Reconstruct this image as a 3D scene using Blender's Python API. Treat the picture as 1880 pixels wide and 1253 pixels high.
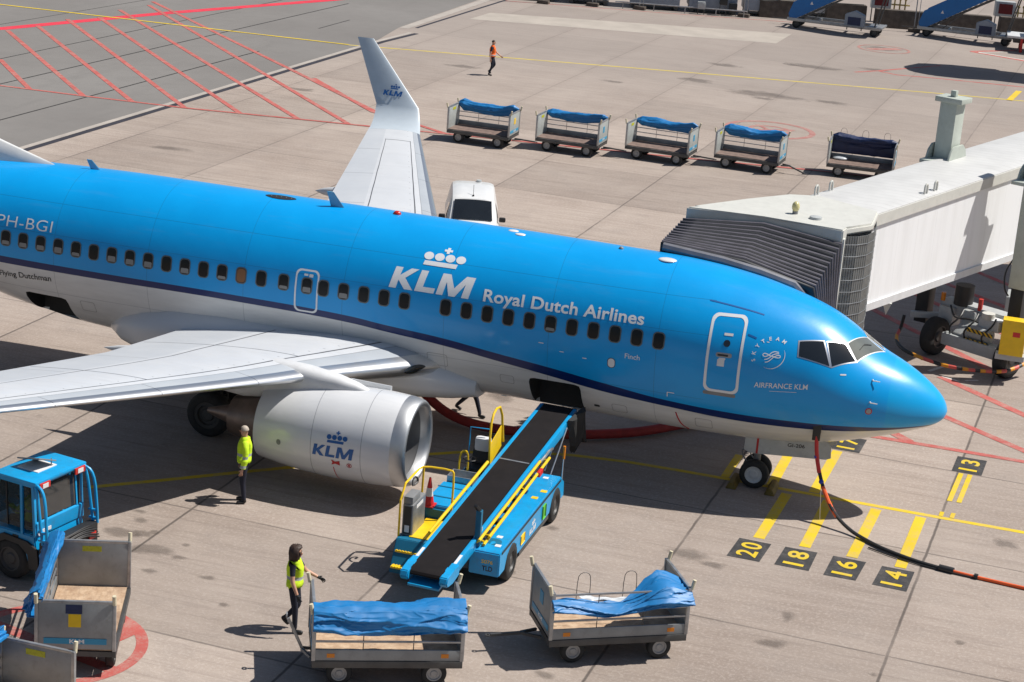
import bpy, bmesh, math, random
from mathutils import Vector, Matrix, noise
R = math.radians; PI = math.pi
random.seed(7)
for o in list(bpy.data.objects): bpy.data.objects.remove(o)
SC = bpy.context.scene; COL = SC.collection

# ------------------------------------------------------------------ camera, sky, sun, exposure
cam = bpy.data.cameras.new('camera'); cam.lens = 69.47; cam.sensor_width = 36; cam.clip_end = 3000; cam.clip_start = .5
co = bpy.data.objects.new('camera', cam); COL.objects.link(co); SC.camera = co
yw, pt, rl = R(-15.3307), R(17.2250), R(4.4498)
d = Vector((math.sin(yw)*math.cos(pt), math.cos(yw)*math.cos(pt), -math.sin(pt)))
r_ = Vector((math.cos(yw), -math.sin(yw), 0)); u_ = r_.cross(d)
r2 = math.cos(rl)*r_ + math.sin(rl)*u_; u2 = -math.sin(rl)*r_ + math.cos(rl)*u_
mw = Matrix((r2, u2, -d)).transposed().to_4x4(); mw.translation = (1.803, -43.998, 16.712)
co.matrix_world = mw

SUN_AZ, SUN_EL = R(24), R(56)          # azimuth measured from +X towards +Y
w = bpy.data.worlds.new("World"); SC.world = w; w.use_nodes = True
nt = w.node_tree; sky = nt.nodes.new('ShaderNodeTexSky'); sky.sky_type = 'NISHITA'; sky.sun_disc = False
sky.sun_elevation = SUN_EL; sky.sun_rotation = PI/2-SUN_AZ
nt.links.new(sky.outputs[0], nt.nodes['Background'].inputs[0]); nt.nodes['Background'].inputs[1].default_value = .06
sl = bpy.data.lights.new('sun', 'SUN'); sl.energy = 5.0; sl.angle = R(.53); sl.color = (1, .955, .89)
so = bpy.data.objects.new('sun', sl); COL.objects.link(so)
sd = Vector((math.cos(SUN_AZ)*math.cos(SUN_EL), math.sin(SUN_AZ)*math.cos(SUN_EL), math.sin(SUN_EL)))
so.rotation_euler = sd.to_track_quat('Z', 'Y').to_euler(); so.location = (0, 0, 60)
SC.view_settings.view_transform = 'Standard'; SC.view_settings.look = 'None'; SC.view_settings.exposure = .20; SC.view_settings.gamma = 1

# ------------------------------------------------------------------ material helpers
class NT:
    def __init__(s, name):
        s.m = bpy.data.materials.new(name); s.m.use_nodes = True; s.t = s.m.node_tree; s.n = s.t.nodes
        s.b = s.n['Principled BSDF']
    def node(s, typ, **kw):
        k = s.n.new(typ)
        for a, v in kw.items(): setattr(k, a, v)
        return k
    def link(s, a, b): s.t.links.new(a, b)
    def setin(s, sock, v):
        if hasattr(v, 'links') or hasattr(v, 'is_linked'): s.link(v, sock)
        else: sock.default_value = v
    def math(s, op, a, b=None, c=None, clamp=False):
        k = s.node('ShaderNodeMath', operation=op, use_clamp=clamp)
        s.setin(k.inputs[0], a)
        if b is not None: s.setin(k.inputs[1], b)
        if c is not None: s.setin(k.inputs[2], c)
        return k.outputs[0]
    def mix(s, f, a, b, mode='MIX'):
        k = s.node('ShaderNodeMix', data_type='RGBA', blend_type=mode)
        s.setin(k.inputs[0], f); s.setin(k.inputs[6], a if hasattr(a, 'links') else (*a[:3], 1)); s.setin(k.inputs[7], b if hasattr(b, 'links') else (*b[:3], 1))
        return k.outputs[2]
    def noise(s, vec, scale, detail=4, rough=.55):
        k = s.node('ShaderNodeTexNoise'); k.inputs['Scale'].default_value = scale; k.inputs['Detail'].default_value = detail; k.inputs['Roughness'].default_value = rough
        if vec is not None: s.link(vec, k.inputs['Vector'])
        return k.outputs['Fac']
    def ramp(s, f, a, b):
        k = s.node('ShaderNodeMapRange'); k.clamp = True
        s.setin(k.inputs[0], f); k.inputs[1].default_value = a; k.inputs[2].default_value = b
        return k.outputs[0]
    def coord(s, which='Object', scale=None, rot=None):
        c = s.node('ShaderNodeTexCoord').outputs[which]
        if scale or rot:
            m = s.node('ShaderNodeMapping')
            if scale: m.inputs['Scale'].default_value = scale
            if rot: m.inputs['Rotation'].default_value = rot
            s.link(c, m.inputs[0]); return m.outputs[0]
        return c
    def bump(s, h, strength=.3, dist=.02):
        k = s.node('ShaderNodeBump'); k.inputs['Strength'].default_value = strength; k.inputs['Distance'].default_value = dist
        s.link(h, k.inputs['Height']); s.link(k.outputs[0], s.b.inputs['Normal'])

def mat(name, col, rough=.5, metal=0, var=.12, scale=3.0, coat=0, dirt=0, bump=0, spec=.5, dirtcol=(.09, .075, .06)):
    k = NT(name); c = k.coord()
    n = k.noise(c, scale, 5)
    lo = tuple(x*(1-var) for x in col); hi = tuple(min(1, x*(1+var)) for x in col)
    out = k.mix(k.ramp(n, .3, .7), lo, hi)
    if dirt:
        n2 = k.noise(c, scale*2.7, 8, .7)
        out = k.mix(k.math('MULTIPLY', k.ramp(n2, .52, .75), dirt), out, dirtcol)
    k.link(out, k.b.inputs['Base Color'])
    k.b.inputs['Roughness'].default_value = rough; k.b.inputs['Metallic'].default_value = metal
    k.b.inputs['Coat Weight'].default_value = coat; k.b.inputs['Coat Roughness'].default_value = .08
    k.b.inputs['Specular IOR Level'].default_value = spec
    if bump: k.bump(k.noise(c, scale*6, 6), bump, .01)
    return k.m

M = {}
M['white'] = mat('white_paint', (.66, .67, .67), .35, coat=.3, var=.05)
M['whitematt'] = mat('white_panel', (.60, .61, .62), .5, var=.06, dirt=.12)
M['cream'] = mat('cream_panel', (.56, .56, .52), .5, var=.05, dirt=.15)
M['greengrey'] = mat('grey_green_paint', (.43, .47, .42), .5, var=.06, dirt=.2)
M['ltgrey'] = mat('light_grey_paint', (.42, .44, .44), .5, var=.08, dirt=.2)
M['grey'] = mat('grey_paint', (.20, .205, .21), .55, var=.12, dirt=.3)
M['galv'] = mat('galvanised_steel', (.36, .37, .38), .42, .65, var=.22, scale=5, dirt=.35)
M['galvshade'] = mat('galvanised_panel_shaded', (.255, .27, .28), .5, .35, var=.14, scale=2.5, dirt=.3)  # base darkened to paint in the shade on the near carts' end panels
M['galvsun'] = mat('galvanised_panel_sunlit', (.40, .43, .42), .5, .25, var=.12, scale=2.5, dirt=.2)  # same steel, lightened to paint in sunlight on the far carts
M['steel'] = mat('dark_steel', (.085, .085, .085), .5, .4, var=.2, dirt=.3)
M['chrome'] = mat('polished_alloy', (.66, .67, .68), .36, 1, var=.07)
M['rod'] = mat('bare_rod', (.6, .6, .6), .3, .9, var=.05)
M['black'] = mat('black_plastic', (.018, .018, .019), .5, var=.2)
M['hold'] = mat('dark_hold_lining', (.02, .02, .02), .8, var=.2)
M['rubber'] = mat('tyre_rubber', (.022, .022, .022), .8, var=.25, scale=8, dirt=.15)
M['belt'] = mat('conveyor_rubber', (.011, .009, .0095), .85, var=.2, scale=2, dirt=.06, spec=.2)
M['rim'] = mat('grey_rim', (.34, .34, .34), .5, .3, var=.1, dirt=.4)
M['darkrim'] = mat('dark_rim', (.07, .07, .07), .5, .3, var=.1, dirt=.4)
M['gse'] = mat('sky_blue_paint', (.003, .30, .62), .42, var=.10, coat=.15, dirt=.28, scale=2.2)
M['gsedark'] = mat('teal_blue_paint', (.004, .13, .24), .5, var=.1, dirt=.25)
M['stairblue'] = mat('stairs_blue_panel', (.002, .13, .40), .45, var=.06)
M['yellow'] = mat('yellow_paint', (.80, .52, .01), .42, var=.08, dirt=.15)
M['red'] = mat('red_paint', (.55, .02, .02), .4, var=.1)
M['orange'] = mat('orange_sheath', (.75, .11, .02), .5, var=.12)
M['hose'] = mat('red_hose_fabric', (.30, .022, .02), .7, var=.2, scale=6, dirt=.25)
M['tarp'] = mat('blue_tarpaulin', (.004, .165, .43), .5, var=.14, scale=4, dirt=.08, spec=.6)
M['tarpdark'] = mat('navy_tarpaulin', (.008, .020, .075), .5, var=.2, scale=4, dirt=.1)
M['tarpback'] = mat('silver_tarpaulin_lining', (.50, .53, .56), .4, var=.12, scale=5)
M['roller'] = mat('cream_roller', (.62, .56, .40), .6, var=.12, scale=9, dirt=.3)
M['navy'] = mat('navy_cloth', (.012, .014, .028), .85, var=.2, scale=12)
M['blackcloth'] = mat('black_cloth', (.012, .012, .014), .85, var=.2, scale=12)
M['skin'] = mat('skin', (.50, .28, .19), .55, var=.08, scale=12)
M['hair'] = mat('dark_brown_hair', (.035, .018, .012), .6, var=.4, scale=25)
M['greyhair'] = mat('grey_cropped_hair', (.42, .36, .30), .7, var=.15, scale=25)
M['boot'] = mat('black_boots', (.012, .012, .013), .5, var=.2)
M['glove'] = mat('grey_gloves', (.03, .032, .036), .8, var=.2)
M['concblock'] = mat('weathered_concrete', (.085, .068, .055), .9, var=.35, scale=2.5, dirt=.5, bump=.3)
M['contgrey'] = mat('container_grey', (.26, .30, .36), .5, var=.08, dirt=.2)
M['bellows'] = mat('bellows_fabric', (.010, .012, .018), .6, var=.25, scale=5, dirt=.12, dirtcol=(.10, .085, .085))
M['hoop'] = mat('canopy_hoop_fabric', (.085, .08, .10), .55, var=.3, dirt=.25)
M['pad'] = mat('grey_bumper_pad', (.12, .125, .15), .5, var=.2, dirt=.3)
M['slat'] = mat('slat_curtain', (.20, .21, .21), .45, .5, var=.12, dirt=.3)
M['redlens'] = mat('red_lens', (.55, .03, .02), .25, var=.05)
M['amber'] = mat('amber_lens', (.7, .22, .01), .25, var=.05)
M['sticker'] = mat('white_sticker', (.68, .68, .68), .5, var=.04)
M['hatchline'] = mat('hatch_gap', (.25, .25, .25), .6); M['hatchblue'] = mat('hatch_gap_blue', (.002, .10, .30), .5)
M['klmwhite'] = mat('white_lettering', (.72, .74, .76), .4, var=.03)
M['klmblue'] = mat('blue_lettering', (.008, .10, .33), .4, var=.04)
M['inkblack'] = mat('black_lettering', (.02, .02, .022), .5, var=.05)
M['inkred'] = mat('red_marking', (.42, .01, .015), .5, var=.05)

def glass(name, col=(.012, .015, .018), rough=.06, spec=.6):
    k = NT(name); n = k.noise(k.coord(), 2.0, 3)
    k.link(k.mix(n, tuple(x*.6 for x in col), tuple(x*1.5 for x in col)), k.b.inputs['Base Color'])
    k.b.inputs['Roughness'].default_value = rough; k.b.inputs['Specular IOR Level'].default_value = spec; k.b.inputs['Coat Weight'].default_value = .5
    return k.m
M['glass'] = glass('dark_glass'); M['cabinglass'] = glass('cabin_window_glass', (.007, .008, .010), .22, .25); M['cabinglass'].node_tree.nodes['Principled BSDF'].inputs['Coat Weight'].default_value = 0; M['shield'] = glass('windscreen_glass', (.13, .14, .125), .05, .8)  # windscreen base is paler, painting in the sky reflected by the front panes

def hivis(name, col, bands):
    """cloth with grey reflective bands at object heights"""
    k = NT(name); c = k.coord(); sx = k.node('ShaderNodeSeparateXYZ'); k.link(c, sx.inputs[0])
    f = None
    for a, b in bands:
        q = k.math('MULTIPLY', k.math('GREATER_THAN', sx.outputs[2], a), k.math('LESS_THAN', sx.outputs[2], b))
        f = q if f is None else k.math('MAXIMUM', f, q)
    n = k.ramp(k.noise(c, 9, 4), .3, .7)
    base = k.mix(n, tuple(x*.85 for x in col), col)
    k.link(k.mix(f, base, (.36, .38, .38)), k.b.inputs['Base Color']); k.b.inputs['Roughness'].default_value = .75
    k.bump(k.noise(c, 14, 3), .5, .02)
    return k.m
M['vest'] = hivis('yellow_hi_vis', (.62, .86, .02), [(1.10, 1.16)])
M['jacket'] = hivis('yellow_hi_vis_jacket', (.60, .86, .02), [(.90, .96), (1.10, 1.16)])
M['vesto'] = hivis('orange_hi_vis', (.95, .16, .015), [(1.02, 1.07)])

# ------------------------------------------------------------------ mesh builder
class MB:
    def __init__(s): s.bm = bmesh.new()
    def _add(s, tmp, M4=None):
        if M4 is not None: bmesh.ops.transform(tmp, matrix=M4, verts=tmp.verts)
        me = bpy.data.meshes.new('t'); tmp.to_mesh(me); tmp.free(); s.bm.from_mesh(me); bpy.data.meshes.remove(me); return s
    def box(s, lo, hi, bev=0, M4=None):
        t = bmesh.new(); bmesh.ops.create_cube(t, size=1)
        for v in t.verts: v.co = Vector([(lo[i]+hi[i])/2+v.co[i]*(hi[i]-lo[i]) for i in range(3)])
        if bev: bmesh.ops.bevel(t, geom=list(t.edges), offset=bev, segments=2, affect='EDGES', profile=.6)
        return s._add(t, M4)
    def bar(s, a, b, w, h, bev=0, up=(0, 0, 1)):
        a, b = Vector(a), Vector(b); x = (b-a); L = x.length; x.normalize(); z = Vector(up); y = z.cross(x)
        if y.length < 1e-4: y = Vector((0, 1, 0))
        y.normalize(); z = x.cross(y); m = Matrix((x, y, z)).transposed().to_4x4(); m.translation = a
        return s.box((0, -w/2, -h/2), (L, w/2, h/2), bev, m)
    def cyl(s, a, b, r, r2=None, n=16, caps=True):
        a, b = Vector(a), Vector(b); x = b-a; L = x.length
        t = bmesh.new(); bmesh.ops.create_cone(t, cap_ends=caps, segments=n, radius1=r, radius2=r if r2 is None else r2, depth=L)
        q = x.to_track_quat('Z', 'Y').to_matrix().to_4x4(); q.translation = (a+b)/2
        return s._add(t, q)
    def sph(s, c, r, n=12, sc=(1, 1, 1)):
        t = bmesh.new(); bmesh.ops.create_uvsphere(t, u_segments=n, v_segments=max(6, n//2+2), radius=r)
        for v in t.verts: v.co = Vector((v.co.x*sc[0]+c[0], v.co.y*sc[1]+c[1], v.co.z*sc[2]+c[2]))
        return s._add(t)
    def tube(s, pts, r, n=8, caps=True, smooth=0):
        pts = [Vector(p) for p in pts]
        for _ in range(smooth):
            q = [pts[0]]
            for a, b in zip(pts, pts[1:]): q += [a*.75+b*.25, a*.25+b*.75]
            pts = q+[pts[-1]]
        rings = []; prev = None
        for i, p in enumerate(pts):
            t = (pts[min(i+1, len(pts)-1)]-pts[max(i-1, 0)]).normalized()
            if prev is None: nrm = t.orthogonal().normalized()
            else: nrm = (prev-t*prev.dot(t)).normalized()
            prev = nrm; bn = t.cross(nrm); rr = r[i*len(r)//len(pts)] if isinstance(r, (list, tuple)) else r
            rings.append([s.bm.verts.new(p+rr*(math.cos(2*PI*k/n)*nrm+math.sin(2*PI*k/n)*bn)) for k in range(n)])
        s.loft(rings, caps=caps); return s
    def loft(s, rings, caps=True, close=True):
        for A, B in zip(rings, rings[1:]):
            n = len(A)
            for k in range(n if close else n-1):
                s.bm.faces.new((A[k], A[(k+1) % n], B[(k+1) % n], B[k]))
        if caps:
            for ring in (rings[0], rings[-1]):
                try: s.bm.faces.new(ring)
                except ValueError: pass
    def loftp(s, rings, caps=True, close=True):
        s.loft([[s.bm.verts.new(p) for p in ring] for ring in rings], caps, close); return s
    def lathe(s, prof, axis, n=48, c=(0, 0, 0), caps=False):
        """prof = (along axis, radius) ; axis 'x','y','z'"""
        rings = []
        for a, r in prof:
            ring = []
            for k in range(n):
                q = 2*PI*k/n; p = {'x': (a, r*math.cos(q), r*math.sin(q)), 'y': (r*math.cos(q), a, r*math.sin(q)), 'z': (r*math.cos(q), r*math.sin(q), a)}[axis]
                ring.append(Vector(p)+Vector(c))
            rings.append(ring)
        return s.loftp(rings, caps)
    def prism(s, poly, a, b, axis='y', bev=0):
        """polygon in the two other axes extruded along axis from a to b"""
        f = {'x': lambda p, t: (t, p[0], p[1]), 'y': lambda p, t: (p[0], t, p[1]), 'z': lambda p, t: (p[0], p[1], t)}[axis]
        t = bmesh.new(); A = [t.verts.new(f(p, a)) for p in poly]; B = [t.verts.new(f(p, b)) for p in poly]
        n = len(poly); t.faces.new(A); t.faces.new(B[::-1])
        for k in range(n): t.faces.new((A[k], A[(k+1) % n], B[(k+1) % n], B[k]))
        if bev: bmesh.ops.bevel(t, geom=list(t.edges), offset=bev, segments=2, affect='EDGES')
        return s._add(t)
    def quad(s, *p): s.bm.faces.new([s.bm.verts.new(q) for q in p]); return s
    def grid(s, f, nu, nv):
        V = [[s.bm.verts.new(f(i/nu, j/nv)) for j in range(nv+1)] for i in range(nu+1)]
        for i in range(nu):
            for j in range(nv): s.bm.faces.new((V[i][j], V[i+1][j], V[i+1][j+1], V[i][j+1]))
        return s
    def build(s, name, m, parent=None, smooth=True, ang=35, fix=True):
        if fix: bmesh.ops.recalc_face_normals(s.bm, faces=s.bm.faces)
        me = bpy.data.meshes.new(name); s.bm.to_mesh(me); s.bm.free()
        for k in (m if isinstance(m, (list, tuple)) else [m]): me.materials.append(k)
        if smooth:
            me.polygons.foreach_set('use_smooth', [True]*len(me.polygons))
            if ang: me.set_sharp_from_angle(angle=R(ang))
        o = bpy.data.objects.new(name, me); COL.objects.link(o)
        if parent: o.parent = parent
        return o

def tag(o, label=None, cat=None, group=None, kind=None):
    for k, v in (('label', label), ('category', cat), ('group', group), ('kind', kind)):
        if v: o[k] = v
    return o
def thing(name, label, cat, loc=(0, 0, 0), rz=0, group=None):
    o = bpy.data.objects.new(name, None); COL.objects.link(o); o.location = loc; o.rotation_euler = (0, 0, rz); o.empty_display_size = .3
    return tag(o, label, cat, group)
def kids(o): return [c for c in bpy.data.objects if c.parent == o]
def copy_tree(o, parent=None):
    c = o.copy(); COL.objects.link(c)
    if parent: c.parent = parent
    for ch in kids(o): copy_tree(ch, c)
    return c
def wheel(parent, c, r, w, axis='y', rim=None, name='wheel', rimfrac=.58):
    """tyre with a rim as sub-part; c = centre"""
    p = [(-w/2, r*.6), (-w/2, r*.86), (-w*.42, r*.95), (-w*.3, r), (w*.3, r), (w*.42, r*.95), (w/2, r*.86), (w/2, r*.6)]
    t = MB(); t.lathe(p, axis, 32, c); t.lathe([(-w*.35, r*.6), (w*.35, r*.6)], axis, 32, c)
    o = t.build(name, M['rubber'], parent)
    k = MB()
    for s in (-1, 1):
        k.lathe([(s*w*.46, r*.61), (s*w*.46, r*rimfrac*.94), (s*w*.30, r*rimfrac*.86), (s*w*.30, r*.30), (s*w*.40, r*.24), (s*w*.42, r*.10), (s*w*.40, .001)], axis, 28, c)
    k.build('rim', rim or M['rim'], o)
    return o

# lettering: flat text mesh with (x right, y up); returned as a bmesh
def text_bm(s, size, bold=0, shear=0, spacing=1):
    cu = bpy.data.curves.new('t', 'FONT'); cu.body = s; cu.size = size; cu.offset = bold; cu.shear = shear; cu.space_character = spacing; cu.resolution_u = 4
    o = bpy.data.objects.new('t', cu); COL.objects.link(o); dg = bpy.context.evaluated_depsgraph_get()
    me = bpy.data.meshes.new_from_object(o.evaluated_get(dg)); bm = bmesh.new(); bm.from_mesh(me)
    bpy.data.objects.remove(o); bpy.data.curves.remove(cu); bpy.data.meshes.remove(me)
    return bm
def poly_bm(polys):
    bm = bmesh.new()
    for p in polys: bm.faces.new([bm.verts.new((x, y, 0)) for x, y in p])
    return bm
def bm_join(*bms):
    o = bmesh.new()
    for b in bms:
        me = bpy.data.meshes.new('t'); b.to_mesh(me); b.free(); o.from_mesh(me); bpy.data.meshes.remove(me)
    return o
def bounds(bm):
    xs = [v.co.x for v in bm.verts]; ys = [v.co.y for v in bm.verts]; return min(xs), max(xs), min(ys), max(ys)
def fit(bm, w=None, h=None):
    a, b, c, e = bounds(bm); sx = (w/(b-a)) if w else None; sy = (h/(e-c)) if h else None
    if sx is None: sx = sy
    if sy is None: sy = sx
    for v in bm.verts: v.co.x = (v.co.x-a)*sx; v.co.y = (v.co.y-c)*sy
    return bm
def slice_bm(bm, step=.06, stepx=None):
    a, b, c, e = bounds(bm)
    for ax, lo, hi, st in ((1, c, e, step), (0, a, b, stepx)):
        if not st: continue
        k = lo+st
        while k < hi:
            n = Vector((0, 0, 0)); n[ax] = 1; p = Vector((0, 0, 0)); p[ax] = k
            bmesh.ops.bisect_plane(bm, geom=list(bm.verts)+list(bm.edges)+list(bm.faces), plane_co=p, plane_no=n); k += st
    return bm
def crown_logo(h=1.0):
    """block capitals K L M under a crown of four discs, a bar and a cross; cap height 1 -> scaled to h"""
    sh = lambda P: [((x+.17*y)*h, y*h) for x, y in P]
    pl = []
    pl.append(sh([(0, 0), (.30, 0), (.30, 1), (0, 1)])); pl.append(sh([(.30, .62), (.30, .40), (.66, 0), (1.02, 0), (.55, .52)])); pl.append(sh([(.30, .62), (.55, .52), (.98, 1), (.66, 1)]))
    pl.append(sh([(1.10, 0), (1.92, 0), (1.92, .24), (1.40, .24)])); pl.append(sh([(1.10, 0), (1.40, .24), (1.40, 1), (1.10, 1)]))
    pl.append(sh([(2.02, 0), (2.30, 0), (2.30, .62), (2.36, 1), (2.02, 1)])); pl.append(sh([(2.36, 1), (2.30, .62), (2.56, 0), (2.82, 0), (2.69, .38)]))
    pl.append(sh([(2.69, .38), (2.82, 0), (3.10, .62), (3.02, 1)])); pl.append(sh([(3.02, 1), (3.10, .62), (3.10, 0), (3.40, 0), (3.40, 1)]))
    pl.append(sh([(1.02, 1.28), (2.42, 1.28), (2.42, 1.50), (1.02, 1.50)]))
    for k in range(4):
        cx, cy = 1.09+k*.455, 1.76
        pl.append([((cx+.17*cy+.205*math.cos(q*PI/10))*h, (cy+.205*math.sin(q*PI/10))*h) for q in range(20)])
    cx, cy = 1.76, 2.16
    pl.append([((cx+.17*cy+a)*h, (cy+b)*h) for a, b in [(-.06, -.17), (.06, -.17), (.06, .17), (-.06, .17)]])
    pl.append([((cx+.17*cy+a)*h, (cy+b)*h) for a, b in [(-.17, -.06), (-.06, -.06), (-.06, .06), (-.17, .06)]])
    pl.append([((cx+.17*cy+a)*h, (cy+b)*h) for a, b in [(.06, -.06), (.17, -.06), (.17, .06), (.06, .06)]])
    return poly_bm(pl)
def flat_decal(bm, name, m, parent, M4):
    bmesh.ops.transform(bm, matrix=M4, verts=bm.verts); me = bpy.data.meshes.new(name); bm.to_mesh(me); bm.free(); me.materials.append(m)
    o = bpy.data.objects.new(name, me); COL.objects.link(o); o.parent = parent; return o
def frame(o, x, y):
    """matrix whose local x,y run along world vectors x,y at origin o"""
    x, y = Vector(x).normalized(), Vector(y).normalized(); z = x.cross(y); m = Matrix((x, y, z)).transposed().to_4x4(); m.translation = o; return m

# ------------------------------------------------------------------ ground
def ground_mat():
    k = NT('concrete_apron'); c = k.coord('Object', rot=(0, 0, R(2.5)))
    sx = k.node('ShaderNodeSeparateXYZ'); k.link(c, sx.inputs[0]); X, Y = sx.outputs[0], sx.outputs[1]
    big = k.noise(c, .22, 6, .62); mid = k.noise(c, .9, 6, .65); fine = k.noise(c, 14, 6, .7); grit = k.noise(c, 60, 3, .7)
    st = k.coord('Object', scale=(.25, 2.2, 1), rot=(0, 0, R(2.5))); streak = k.noise(st, 1.1, 6, .7)
    base = k.mix(k.ramp(big, .3, .7), (.262, .211, .178), (.365, .308, .266))
    base = k.mix(k.math('MULTIPLY', k.ramp(streak, .42, .72), .55), base, (.42, .355, .31))
    base = k.mix(k.math('MULTIPLY', k.ramp(mid, .50, .78), .45), base, (.215, .185, .168))
    base = k.mix(k.math('MULTIPLY', k.ramp(fine, .50, .60), .5), base, (.46, .40, .355))
    base = k.mix(k.math('MULTIPLY', k.ramp(k.noise(c, 7, 7, .8), .55, .68), .38), base, (.20, .158, .135))
    st2 = k.coord('Object', scale=(.16, 3.4, 1), rot=(0, 0, R(3.5))); base = k.mix(k.math('MULTIPLY', k.ramp(k.noise(st2, 1.7, 7, .75), .52, .68), .58), base, (.21, .17, .148))
    base = k.mix(k.math('MULTIPLY', k.ramp(grit, .52, .66), .40), base, (.16, .13, .11))
    # slab to slab tone
    fx = k.math('FLOOR', k.math('DIVIDE', k.math('SUBTRACT', X, .35), 5.05)); fy = k.math('FLOOR', k.math('DIVIDE', k.math('ADD', Y, 8.05), 5.65))
    cmb = k.node('ShaderNodeCombineXYZ'); k.link(fx, cmb.inputs[0]); k.link(fy, cmb.inputs[1])
    wn = k.node('ShaderNodeTexWhiteNoise'); wn.noise_dimensions = '3D'; k.link(cmb.outputs[0], wn.inputs['Vector'])
    hsv = k.node('ShaderNodeHueSaturation'); k.link(base, hsv.inputs['Color'])
    k.link(k.math('ADD', k.math('MULTIPLY', wn.outputs['Value'], .22), .89), hsv.inputs['Value'])
    base = hsv.outputs[0]
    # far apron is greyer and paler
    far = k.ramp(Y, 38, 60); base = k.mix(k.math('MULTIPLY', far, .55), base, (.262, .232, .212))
    # joints
    wob = k.math('MULTIPLY', k.math('SUBTRACT', k.noise(c, 1.3, 3), .5), .05)
    def joint(v, off, per, wd):
        q = k.math('ABSOLUTE', k.math('SUBTRACT', k.math('FRACT', k.math('ADD', k.math('DIVIDE', k.math('ADD', k.math('SUBTRACT', v, off), wob), per), .5)), .5))
        return k.math('SUBTRACT', 1, k.ramp(q, wd*.5/per, wd*1.3/per))
    ja = joint(X, .35, 5.05, .032); jb = joint(Y, -8.05, 5.65, .030)
    brk = k.ramp(k.noise(c, .35, 3), .30, .5)
    j = k.math('MULTIPLY', k.math('MULTIPLY', k.math('MAXIMUM', ja, k.math('MULTIPLY', jb, .75)), k.math('ADD', k.math('MULTIPLY', brk, .5), .22)), k.math('SUBTRACT', 1, k.math('MULTIPLY', k.ramp(Y, 15, 45), .62)))
    # dust fringe beside the joints, oil freckles
    ha = joint(X, .35, 5.05, .35); base = k.mix(k.math('MULTIPLY', ha, .10), base, (.2, .16, .14))
    base = k.mix(j, base, (.045, .038, .035))
    sp = k.noise(c, .55, 3, .5); sp2 = k.noise(c, 2.3, 3, .6)
    spot = k.math('MULTIPLY', k.ramp(sp, .60, .72), k.ramp(sp2, .58, .68))
    base = k.mix(k.math('MULTIPLY', spot, .25), base, (.10, .085, .075))
    k.link(base, k.b.inputs['Base Color']); k.b.inputs['Roughness'].default_value = .85; k.b.inputs['Specular IOR Level'].default_value = .25
    k.bump(k.math('ADD', fine, k.math('MULTIPLY', j, -2)), .25, .01)
    return k.m
def asphalt_mat():
    k = NT('taxiway_asphalt'); c = k.coord('Object', rot=(0, 0, R(2.5)))
    big = k.noise(c, .1, 5); mid = k.noise(c, 1.1, 6, .65); fine = k.noise(c, 20, 5, .7)
    st = k.coord('Object', scale=(.9, .12, 1), rot=(0, 0, R(-20))); streak = k.noise(st, .9, 5, .6)
    b = k.mix(k.ramp(big, .3, .7), (.165, .155, .147), (.21, .20, .19))
    b = k.mix(k.math('MULTIPLY', k.ramp(mid, .45, .75), .4), b, (.155, .148, .14))
    b = k.mix(k.math('MULTIPLY', k.ramp(streak, .55, .75), .35), b, (.145, .138, .132))
    b = k.mix(k.math('MULTIPLY', k.ramp(fine, .5, .75), .25), b, (.32, .30, .28))
    k.link(b, k.b.inputs['Base Color']); k.b.inputs['Roughness'].default_value = .9; k.b.inputs['Specular IOR Level'].default_value = .2
    return k.m
def paint_mat(name, col, wear=.45, under=(.38, .31, .265)):
    k = NT(name); c = k.coord(); n = k.noise(c, 2.2, 8, .72); n2 = k.noise(c, 22, 5, .7); n3 = k.noise(c, .6, 3)
    f = k.math('MULTIPLY', k.ramp(k.math('ADD', k.math('MULTIPLY', n, .65), k.math('MULTIPLY', n2, .35)), .47, .66), wear)
    cc = k.mix(k.ramp(n3, .3, .7), tuple(x*.82 for x in col), col)
    k.link(k.mix(f, cc, under), k.b.inputs['Base Color']); k.b.inputs['Roughness'].default_value = .75; k.b.inputs['Specular IOR Level'].default_value = .3
    return k.m
M['apron'] = ground_mat(); M['asphalt'] = asphalt_mat()
M['pyellow'] = paint_mat('yellow_line_paint', (.70, .50, .02), .5); M['pyfaded'] = paint_mat('faded_yellow_line_paint', (.62, .48, .07), .75)
M['pred'] = paint_mat('red_line_paint', (.46, .105, .09), .75); M['predstrong'] = paint_mat('strong_red_line_paint', (.68, .035, .065), .3, (.23, .22, .21))
M['predfaded'] = paint_mat('faded_red_line_paint', (.38, .165, .145), 1.0); M['pad_black'] = paint_mat('black_number_pad_paint', (.042, .042, .044), .4, (.20, .18, .17))
M['pwhite'] = paint_mat('white_line_paint', (.62, .60, .56), .4); M['pjoint'] = paint_mat('joint_sealant', (.03, .028, .027), .3, (.12, .11, .10))
M['drain'] = paint_mat('drain_grating', (.035, .034, .045), .3, (.09, .085, .09)); M['kerb'] = paint_mat('pale_concrete_edge', (.42, .38, .34), .5, (.25, .22, .2))
M['patch'] = paint_mat('pale_new_concrete', (.43, .385, .335), .5, (.34, .30, .265))

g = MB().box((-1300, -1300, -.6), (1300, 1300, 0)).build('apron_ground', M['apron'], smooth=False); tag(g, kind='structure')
bx = lambda y: -35.95+(y-22)*.0510
a_ = MB(); a_.quad((bx(-60)-.35, -60, .004), (bx(56)-.35, 56, .004), (-320, 56, .004), (-320, -60, .004)); a_.quad((bx(56)-.35, 56, .004), (-35.3, 62, .004), (-35.15, 320, .004), (-320, 320, .004), (-320, 56, .004))
tag(a_.build('taxiway_asphalt', M['asphalt'], smooth=False), kind='structure')

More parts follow.
